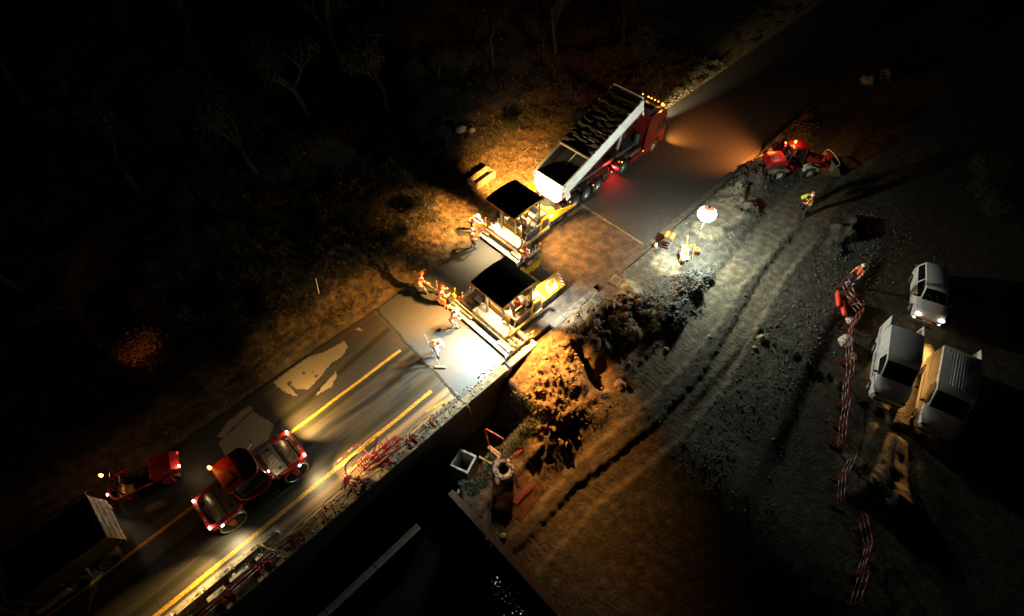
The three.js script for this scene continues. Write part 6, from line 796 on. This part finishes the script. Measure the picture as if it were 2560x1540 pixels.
{
  const G1 = 'barriers along the bridge coping';
  const row = [[-8.75, 2.42, 0.03], [-10.3, 2.40, -0.05], [-11.9, 2.42, 0.04], [-13.6, 2.40, -0.03], [-15.2, 2.43, 0.05], [-16.8, 2.48, -0.04], [-18.5, 2.50, 0.03], [-20.2, 2.52, 0], [-21.9, 2.52, 0.02]];
  const words = ['first tube barrier of the coping row, nearest the new asphalt', 'second tube barrier of the coping row, behind the leaning pile', 'third tube barrier of the coping row, beside the leaning pile', 'fourth tube barrier of the coping row, beside the red triangular sign', 'fifth tube barrier of the coping row, past the red sign', 'sixth tube barrier of the coping row, at the start of the steel barrier', 'seventh tube barrier of the coping row, beside the steel barrier', 'eighth tube barrier of the coping row, in the dark', 'last tube barrier of the coping row, near the picture edge'];
  row.forEach(([x, z, a], i) => barrier(x, 0.015, z, a, words[i], G1));
  for (let k = 0; k < 9; k++) barrier(-10.6 - 0.12 * k, 0.05 + 0.035 * k, 1.78 - 0.02 * k + 0.09 * (k % 3), 0.04 * (k % 4) - 0.06, 'red and white tube barrier in the leaning pile on the carriageway edge', 'barriers piled on the carriageway edge', 0.55 + 0.08 * k - 0.35 * (k % 2), 0);
  barrier(-12.2, 0.02, 1.75, 0.1, 'single tube barrier lying flat in the light next to the pile', undefined, -1.25);
  const G2 = 'barriers between the gravel field and the parked vehicles';
  const chain = [[15.35, 13.35], [14.75, 13.9], [14.3, 14.75], [12.95, 14.95], [11.75, 15.25], [10.65, 15.75], [9.3, 16.3], [7.95, 16.85], [6.75, 17.2], [5.65, 17.62], [5.3, 18.3], [4.05, 18.4], [2.75, 18.9]], chain2 = [[2.6, 20.0], [1.75, 20.6], [0.4, 20.8], [-0.95, 21.0]];
  const cw = ['tube barrier nearest the walking worker', 'tube barrier in front of the red gas cylinders', 'tube barrier carrying a pale sandbag, next to the gas cylinders', 'tube barrier between the two sandbags beside the van', 'tube barrier next to the rough sandbag and timber chock', 'tube barrier beside the door of the small van', 'tube barrier beside the front wheel of the small van', 'tube barrier just past the front of the small van', 'tube barrier in the dark south of the small van', 'tube barrier before the kink of the chain', 'tube barrier across the kink of the chain', 'last tube barrier of the upper chain'];
  const lay = (c, w) => { for (let i = 0; i < c.length - 1; i++) { const [a, b] = [c[i], c[i + 1]], x = (a[0] + b[0]) / 2, z = (a[1] + b[1]) / 2; barrier(x, groundY(x, z) + 0.02, z, Math.atan2(-(b[1] - a[1]), b[0] - a[0]), w[i], G2, 0.1 * Math.sin(i * 2.3)); } };
  lay(chain, cw); lay(chain2, ['first tube barrier of the lower dark chain', 'middle tube barrier of the lower dark chain', 'last tube barrier of the lower dark chain']);
  const bag = (x, y, z, l, r) => { const g = new THREE.SphereGeometry(r, 18, 12), p = g.attributes.position; for (let i = 0; i < p.count; i++) { const k = 1 + 0.18 * n3(p.getX(i) * 6 + x, p.getY(i) * 6, p.getZ(i) * 6); p.setXYZ(i, p.getX(i) * k * 1.25, p.getY(i) * k * 0.6, p.getZ(i) * k); } g.computeVertexNormals(); tag(S().at(g, x, y, z).mesh('sandbag', mat.cloth), l, 'sandbag'); };
  bag(13.65, groundY(13.6, 14.9) + 0.18, 14.78, 'small pale sandbag weighing down the barrier foot by the gas cylinders', 0.26); bag(12.0, groundY(12, 15.2) + 0.2, 15.2, 'large rough white sandbag on the barrier feet by the van', 0.36);
  for (const [x, z, a, l] of [[14.45, 13.55, 0.5, 'orange red gas cylinder lying farther from the vans'], [14.1, 14.05, 0.6, 'orange red gas cylinder lying nearer the vans']]) { const t = thing('gas_cylinder', l, 'gas cylinder', [x, groundY(x, z), z], a); S().bar([-0.45, 0.16, 0], [0.45, 0.2, 0], 0.15, 0.15, 18).ball(-0.45, 0.16, 0, 0.15).ball(0.45, 0.2, 0, 0.15).mesh('cylinder_body', M(0.72, 0.06, 0.025, 0.45), t); S().bar([0.58, 0.2, 0], [0.68, 0.2, 0], 0.06).mesh('valve_cap', mat.yellow, t); }
  const hc = thing('hand_cart', 'dark hand cart frame behind the gas cylinders', 'cart', [15.0, groundY(15, 14.2), 14.25], 0.7); S().box(0, 0.3, 0, 0.7, 0.04, 0.5).mesh('cart_deck', mat.dark, hc); S().tube([[-0.35, 0.32, -0.22], [-0.6, 0.8, -0.22], [-0.62, 0.85, 0.22], [-0.35, 0.32, 0.22]], 0.02).mesh('cart_handle', mat.yellowDull, hc); for (const s of [-1, 1]) S().wheelz(0.1, 0.15, s * 0.28, 0.15, 0.06, 16).mesh('wheel', mat.rubber, hc);
  tag(S().at(new RoundedBoxGeometry(0.45, 0.2, 0.25, 1, 0.02), 11.4, groundY(11.4, 16) + 0.09, 15.98, 0, 0.5).mesh('timber_chock', mat.wood), 'tan timber chock on the ground between barrier and small van', 'timber chock');
}
{ // red warning sign fallen on the coping
  const s = thing('warning_sign', 'red triangular warning sign leaning on the coping barriers', 'sign', [-13.0, 0.02, 2.05], 0.5); S().prism([[-0.42, 0.25], [0.42, 0.25], [0, 0.98]], -0.012, 0.012).mesh('sign_plate', redTube, s); S().beam([-0.3, 0, -0.25], [0, 0.9, -0.02], 0.03, 0.03).beam([0.3, 0, -0.25], [0, 0.9, -0.02], 0.03, 0.03).mesh('sign_stand', mat.dark, s).userData.kind = 'stuff'; S().beam([-0.55, 0.02, 0.1], [0.5, 0.05, 0.12], 0.04, 0.04).mesh('ground_bar', mat.dark, s);
  S();
}
{ // steel safety barrier beside the rollers
  const w = ['topmost full-length section of the pale steel barrier beside the roller', 'second full-length section of the pale steel barrier', 'third full-length section of the pale steel barrier with a dark slot', 'fourth full-length section of the pale steel barrier', 'lowest section of the pale steel barrier at the picture edge'], pf = paint(0.55, 0.47, 0.32, 0.5);
  const sect = (x, z, L, l, h = 0.42, g = 'steel barrier sections') => { const t = thing('steel_barrier', l, 'steel barrier', [x, 0.0, z], 0, g); S().at((() => { const s = new THREE.Shape([[-0.2, 0], [0.2, 0], [0.1, 0.16], [0.075, h - 0.04], [0.045, h], [-0.045, h], [-0.075, h - 0.04], [-0.1, 0.16]].map(p => new THREE.Vector2(...p))); const e = new THREE.ExtrudeGeometry(s, { depth: L, bevelEnabled: false }); e.translate(0, 0, -L / 2); e.rotateY(Math.PI / 2); return e; })(), 0, 0.002, 0).mesh('barrier_profile', pf, t); S().rbox(0, h + 0.02, 0, L - 0.06, 0.05, 0.25, 0.02).mesh('top_cap', pf, t); S().box(L * 0.3, h + 0.048, 0.02, 0.12, 0.01, 0.06).mesh('lifting_slot', mat.blackMatt, t); };
  sect(-16.85, 1.62, 0.75, 'short end section of the pale steel barrier nearest the roller'); [-18.0, -19.25, -20.5, -21.75, -23.0].forEach((x, i) => sect(x, 1.62, 1.2, w[i]));
  for (const [x, z, L, l] of [[-18.55, 2.0, 0.9, 'stub of steel barrier lying just behind the barrier line'], [-17.65, 2.02, 0.3, 'very short steel barrier offcut behind the barrier line'], [-19.6, 2.1, 0.8, 'second stub of steel barrier behind the barrier line'], [-21.2, 2.15, 0.9, 'third stub of steel barrier behind the barrier line in the dark']]) sect(x, z, L, l, 0.3, 'steel barrier stubs');
  struct(S().box(-22.2, -0.13, 1.31, 11.6, 0.28, 0.24).mesh('kerb', M(0.30, 0.24, 0.155, 0.9, 0, { map: grainTex })), 'pale gutter strip between the yellow line and the steel barrier');
}
{ // works platform: bulk bag, guard rails, timber, mesh stack, manhole ring in the pit
  const gy = groundY(-7.05, 6.5), t = thing('bulk_bag', 'crumpled white bulk bag with open top on the works platform', 'bulk bag', [-7.05, gy, 6.5], 0.3);
  const g = new THREE.CylinderGeometry(0.52, 0.5, 0.8, 48, 14, true), p = g.attributes.position; for (let i = 0; i < p.count; i++) { const y = p.getY(i), a = Math.atan2(p.getZ(i), p.getX(i)), sq = 1 + 0.10 * Math.cos(4 * a), k = sq * (1 + 0.10 * n3(Math.cos(a) * 2.2, y * 4, Math.sin(a) * 2.2) + 0.05 * n3(Math.cos(a) * 7, y * 9, Math.sin(a) * 7)) * (y > 0.3 ? 0.9 : 1); p.setX(i, p.getX(i) * k); p.setZ(i, p.getZ(i) * k); } g.computeVertexNormals(); const bm = M(0.62, 0.58, 0.52, 0.9, 0, { map: grimeTex, side: THREE.DoubleSide }); S().at(g, 0, 0.4, 0).mesh('bag_wall', bm, t);
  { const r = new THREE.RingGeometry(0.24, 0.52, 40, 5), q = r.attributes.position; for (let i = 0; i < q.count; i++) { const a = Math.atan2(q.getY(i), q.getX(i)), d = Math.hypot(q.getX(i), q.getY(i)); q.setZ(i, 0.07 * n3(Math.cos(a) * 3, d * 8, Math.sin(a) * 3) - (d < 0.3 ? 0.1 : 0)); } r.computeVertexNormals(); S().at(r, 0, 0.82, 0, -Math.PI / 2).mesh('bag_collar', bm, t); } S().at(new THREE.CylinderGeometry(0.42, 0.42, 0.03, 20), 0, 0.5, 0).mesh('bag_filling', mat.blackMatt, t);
  for (let k = 0; k < 4; k++) { const a = k * Math.PI / 2 + 0.6; S().tube([[0.4 * Math.cos(a), 0.8, 0.4 * Math.sin(a)], [0.46 * Math.cos(a + 0.2), 1.0, 0.46 * Math.sin(a + 0.2)], [0.42 * Math.cos(a + 0.5), 0.8, 0.42 * Math.sin(a + 0.5)]], 0.018, 12, 6).mesh('lifting_loop', bm, t); }
  const pole = (l, a, b) => { const q = thing('guard_pole', l, 'guard pole'); S().bar(a, b, 0.03).mesh('pole_tube', M(0.75, 0.05, 0.02, 0.45), q); const A = V(...a), B = V(...b); for (const f of [0.25, 0.6]) { const m = A.clone().lerp(B, f), n = A.clone().lerp(B, f + 0.12); S().bar([m.x, m.y, m.z], [n.x, n.y, n.z], 0.034).mesh('white_band', whiteTube, q); } };
  const G = (x, z, h) => [x, groundY(x, z) + h, z];
  pole('red and white guard pole leaning from the pit edge towards the bulk bag', [-6.37, -0.35, 4.45], [-6.84, groundY(-6.84, 5.4), 5.4]); pole('red and white guard pole forming the top rail above the pit', [-6.3, -0.36, 4.45], [-6.06, -0.3, 5.46]); pole('red guard pole standing between rail and bulk bag', [-6.06, -0.32, 5.46], [-6.85, groundY(-6.85, 5.95), 5.95]); pole('red guard pole leaning on the far side of the bulk bag', [-5.85, groundY(-5.85, 6.3) + 0.75, 6.34], [-6.35, groundY(-6.35, 6.1) + 0.03, 6.12]); pole('second red guard pole against the far side of the bulk bag', [-5.75, groundY(-5.75, 6.4) + 0.8, 6.45], [-6.38, groundY(-6.38, 6.24) + 0.03, 6.24]);
  for (const [a, b, l] of [[[-6.52, 4.9], [-6.44, 5.7], 'pale timber batten behind the bulk bag'], [[-6.62, 4.85], [-6.6, 5.65], 'second pale timber batten behind the bulk bag'], [[-7.3, 4.9], [-7.1, 5.7], 'timber batten jutting over the pit'], [[-6.95, 5.75], [-6.4, 5.65], 'short timber batten across the others']]) { const q = tag(S().beam([a[0], Math.max(groundY(...a) + 0.1, groundY(...b)), a[1]], [b[0], groundY(...b) + 0.08, b[1]], 0.1, 0.05).mesh('timber_batten', mat.wood), l, 'timber'); }
  const ms = thing('mesh_stack', 'rusty reinforcing mesh sheets stacked on the platform', 'reinforcing mesh', [-7.0, groundY(-7.0, 7.75) + 0.02, 7.75], 0.12), rust = M(0.23, 0.085, 0.035, 0.85), n1 = S(), n2s = S(); for (let k = 0; k < 22; k++) n1.bar([-1.1 + k * 0.105, 0.03, -0.8], [-1.1 + k * 0.105, 0.03, 0.8], 0.009, 0.009, 5); for (let k = 0; k < 16; k++) n2s.bar([-1.15, 0.045, -0.78 + k * 0.104], [1.15, 0.045, -0.78 + k * 0.104], 0.009, 0.009, 5); n1.mesh('cross_wires', rust, ms).userData.kind = 'stuff'; n2s.mesh('line_wires', rust, ms).userData.kind = 'stuff'; for (let k = 0; k < 7; k++) S().bar([-0.75 + 0.02 * k, 0.08, -0.12 + k * 0.05], [0.55, 0.08, 0.02 + k * 0.05], 0.02, 0.02, 6).mesh('rebar_rod', M(0.20, 0.045, 0.018, 0.8), ms);
  const mh = thing('manhole_ring', 'pale square concrete manhole shaft standing in the dark pit', 'manhole', [-7.95, -3.85, 4.35], 0.35); for (const s of [-1, 1]) { S().rbox(s * 0.48, 0.95, 0, 0.12, 1.9, 1.06, 0.02).mesh('shaft_wall', mat.concrete, mh); S().rbox(0, 0.95, s * 0.48, 0.84, 1.9, 0.12, 0.02).mesh('shaft_wall', mat.concrete, mh); }
  const rp = thing('hanging_rope', 'reddish rope hanging over the coping into the pit', 'rope'); S().tube([[-6.25, 0.03, 2.3], [-6.2, 0.04, 2.7], [-6.2, -0.05, 2.95], [-6.22, -0.6, 3.15], [-6.26, -1.3, 3.25], [-6.28, -3.5, 3.2]], 0.016, 40, 6).mesh('rope_strand', M(0.4, 0.12, 0.06, 0.8), rp);
  const mp = thing('marker_pole', 'thin white marker pole standing in the dark grass bank', 'marker pole', [-7.7, groundY(-7.7, -8.9), -8.9]); S().bar([0, 0, 0], [0.15, 1.55, 0.25], 0.025).mesh('pole_shaft', mat.white, mp); S().bar([0.15, 1.55, 0.25], [0.165, 1.72, 0.278], 0.03).mesh('pole_tip', mat.blackMatt, mp);
}
// ================================================================ TREES, SHRUBS, GRASS
{
  const bark = paint(0.022, 0.017, 0.012, 0.95, { map: grainTex }), leafM = new THREE.MeshPhysicalMaterial({ color: new THREE.Color().setRGB(0.018, 0.02, 0.008), roughness: 0.9, side: THREE.DoubleSide, vertexColors: true }), dryM = new THREE.MeshPhysicalMaterial({ color: new THREE.Color().setRGB(0.14, 0.085, 0.03), roughness: 0.9, side: THREE.DoubleSide, vertexColors: true });
  function treeGeo(h, spread, leaves, leafSize, low = 0.35) {
    const tr = S(), tips = []; const grow = (p, d, L, r, n) => { const segs = 3; let a = p.clone(), dir = d.clone(); for (let i = 0; i < segs; i++) { dir.add(V(rr(-0.16, 0.16), rr(-0.03, 0.12), rr(-0.16, 0.16))).normalize(); const b = a.clone().addScaledVector(dir, L / segs), r0 = r * (1 - 0.28 * i / segs), r1 = r * (1 - 0.28 * (i + 1) / segs); tr.bar([a.x, a.y, a.z], [b.x, b.y, b.z], r0, r1, n > 2 ? 8 : 5); if (n < 3) tips.push(b.clone()); a = b; } if (n > 0) { const k = n > 2 ? 4 : 3; for (let i = 0; i < k; i++) { const q = rnd() * 6.28, e = rr(0.35, 0.8) * spread; grow(a, dir.clone().add(V(Math.cos(q) * e, rr(0.0, 0.3), Math.sin(q) * e)).normalize(), L * rr(0.55, 0.75), r * 0.58, n - 1); } } };
    grow(V(0, -0.1, 0), V(0, 1, 0), h * low, h * 0.028, 4);
    const P = [], C = []; for (let i = 0; i < leaves; i++) { const c = tips[Math.floor(rnd() * tips.length)], q = V(c.x + rr(-0.4, 0.4), c.y + rr(-0.35, 0.35), c.z + rr(-0.4, 0.4)), u = V(rr(-1, 1), rr(-1, 1), rr(-1, 1)).normalize().multiplyScalar(leafSize), w = V(rr(-1, 1), rr(-1, 1), rr(-1, 1)).normalize().multiplyScalar(leafSize * 0.6), k = rr(0.6, 1.5); P.push(q.x - u.x, q.y - u.y, q.z - u.z, q.x + w.x, q.y + w.y, q.z + w.z, q.x + u.x, q.y + u.y, q.z + u.z); for (let m = 0; m < 3; m++) C.push(k, k * rr(0.85, 1.05), k * 0.9); }
    const g = new THREE.BufferGeometry(); g.setAttribute('position', new THREE.Float32BufferAttribute(P, 3)); g.setAttribute('color', new THREE.Float32BufferAttribute(C, 3)); g.computeVertexNormals(); return [tr.geo(), S().add(g).geo()];
  }
  const kinds = [treeGeo(7.5, 1.0, 3200, 0.13), treeGeo(9, 0.8, 3800, 0.14), treeGeo(6, 1.2, 1100, 0.10)], shrub = [treeGeo(2.6, 1.5, 2600, 0.08, 0.2), treeGeo(2.0, 1.6, 2200, 0.07, 0.2)];
  const put = (nm, label, cat, k, x, z, sc, m, group) => { const t = thing(nm, label, cat, [x, groundY(x, z) - 0.05, z], rnd() * 6.28, group); t.scale.setScalar(sc); for (const [g, n, mm] of [[k[0], 'trunk', bark], [k[1], 'crown', m]]) { const q = new THREE.Mesh(g, mm); q.name = n; q.castShadow = q.receiveShadow = true; t.add(q); } };
  const G = 'trees on the dark bank';
  const spots = [[5.8, -19.6, 0, 1.0, 'bare-limbed tree on the bank above the far paver'], [0.4, -21.7, 2, 1.2, 'thin tree on the bank behind the raking worker'], [6.2, -25.5, 1, 1.0, 'tall tree second from the bank edge above the paver'], [-5.5, -19.0, 0, 0.9, 'dark tree on the bank above the pavement joint'], [-12, -22, 1, 0.9, 'tall dark tree beyond the lit shrub'], [12, -21, 2, 1.1, 'sparse tree above the tipper truck body'], [17, -19.5, 0, 0.9, 'rounded tree behind the tipper trailer'], [23, -17.5, 1, 0.8, 'tree behind the cab of the tipper truck'], [30, -15, 0, 0.9, 'tree past the headlight beam'], [-20, -19, 0, 0.9, 'dark tree left of the lit shrub'], [-3, -29, 1, 1.1, 'tall tree deep on the dark bank'], [14, -31, 1, 1.1, 'tall tree deep behind the truck'], [-14, -33, 0, 1.2, 'tree deep in the black upper left'], [26, -27, 0, 1.2, 'tree deep behind the cab']];
  for (const [x, z, k, s, l] of spots) put('tree', l, 'tree', kinds[k], x, z, s, leafM, G);
  put('shrub', 'dry shrub glowing orange in the beacon beam on the dark bank', 'shrub', shrub[0], -16.9, -11.4, 1.15, dryM); 
  const G2 = 'shrubs on the bank beside the road';
  [[-8.2, -9.6, 0, 0.8, 'low shrub near the white marker pole'], [-1.2, -9.4, 1, 0.9, 'low shrub above the raking worker'], [1.2, -10.2, 0, 0.8, 'low shrub left of the concrete trough'], [12.5, -12.5, 1, 1.0, 'low shrub above the lit gravel'], [17.5, -9.8, 0, 0.9, 'low shrub beside the trailer hump'], [-11.5, -8.8, 1, 0.8, 'low shrub above the pale road patch'], [-14.6, -12.2, 1, 1, 'low shrub beside the glowing shrub'], [22.5, -9.2, 1, 1, 'low shrub beside the red cab']].forEach(([x, z, k, s, l]) => put('shrub', l, 'shrub', shrub[k], x, z, s, leafM, G2));
  const G3 = 'shrubs at the right edge of the yard'; [[30.5, 16.4, 0, 1.1, 'dim shrub at the right edge of the yard'], [29.0, 17.6, 1, 1.2, 'dim shrub nearest the hatchback at the right edge'], [33.0, 15.6, 0, 1.3, 'dim shrub farthest out at the right edge'], [31.8, 18.2, 1, 1.2, 'dim shrub in front at the right edge']].forEach(([x, z, k, s, l]) => put('shrub', l, 'shrub', shrub[k], x, z, s, leafM, G3));
  // grass tufts
  const tuft = (() => { const P = [], C = []; for (let i = 0; i < 9; i++) { const a = rnd() * 6.28, l = rr(0.5, 1), o = rr(0, 0.12), bx = Math.cos(a) * o, bz = Math.sin(a) * o, tx = bx + Math.cos(a) * l * 0.7, tz = bz + Math.sin(a) * l * 0.7, px = -Math.sin(a) * 0.045, pz = Math.cos(a) * 0.045; P.push(bx - px, 0, bz - pz, bx + px, 0, bz + pz, tx, l, tz); } const g = new THREE.BufferGeometry(); g.setAttribute('position', new THREE.Float32BufferAttribute(P, 3)); g.computeVertexNormals(); return S().add(g).geo(); })();
  const N = 42000, im = new THREE.InstancedMesh(tuft, new THREE.MeshStandardMaterial({ color: 0xffffff, roughness: 0.9, side: THREE.DoubleSide }), N), d = new THREE.Object3D(), col = new THREE.Color(); im.name = 'grass'; im.castShadow = im.receiveShadow = true;
  let i = 0; while (i < N) { const near = rnd() < 0.7, x = near ? rr(-26, 34) : rr(-34, 45), z = near ? -6.1 - 9 * rnd() ** 1.2 : rr(-34, -10), vz = z - lerp(0, -3.6, sm(1, 5, x)), gravel = sm(-9.6, -7.8, vz) * sm(30, 18, x); if (rnd() < gravel * 0.9 || fbm(x * 0.5, z * 0.5) < -0.2 + 0.25 * sm(-7.6, -6.3, z)) continue; const s = rr(0.10, 0.30); d.position.set(x, groundY(x, z) - 0.01, z); d.rotation.set(rr(-0.2, 0.2), rnd() * 6.28, rr(-0.2, 0.2)); d.scale.set(s * 1.2, s * rr(0.6, 1.3), s * 1.2); d.updateMatrix(); im.setMatrixAt(i, d.matrix); const k = rr(0.5, 1.2), dry = rnd() < 0.55; im.setColorAt(i, dry ? col.setRGB(0.12 * k, 0.08 * k, 0.03 * k) : col.setRGB(0.045 * k, 0.048 * k, 0.016 * k)); i++; }
  scene.add(im); struct(im, 'rough dry grass on the roadside bank', 'stuff');
  const W = 2600, iw = new THREE.InstancedMesh(tuft, im.material, W); iw.name = 'weeds'; iw.castShadow = iw.receiveShadow = true; i = 0; while (i < W) { const x = rr(-8.9, -3.4), z = rr(3.6, 6.2); const y = groundY(x, z); if (y > -0.4 || y < -3.2) continue; const s = rr(0.08, 0.22); d.position.set(x, y - 0.01, z); d.rotation.set(rr(-0.3, 0.3), rnd() * 6.28, 0); d.scale.setScalar(s); d.updateMatrix(); iw.setMatrixAt(i, d.matrix); const k = rr(0.6, 1.3); iw.setColorAt(i, col.setRGB(0.075 * k, 0.085 * k, 0.045 * k)); i++; } scene.add(iw); struct(iw, 'weeds on the slope of the pit', 'stuff');
}
renderer.render(scene, camera);
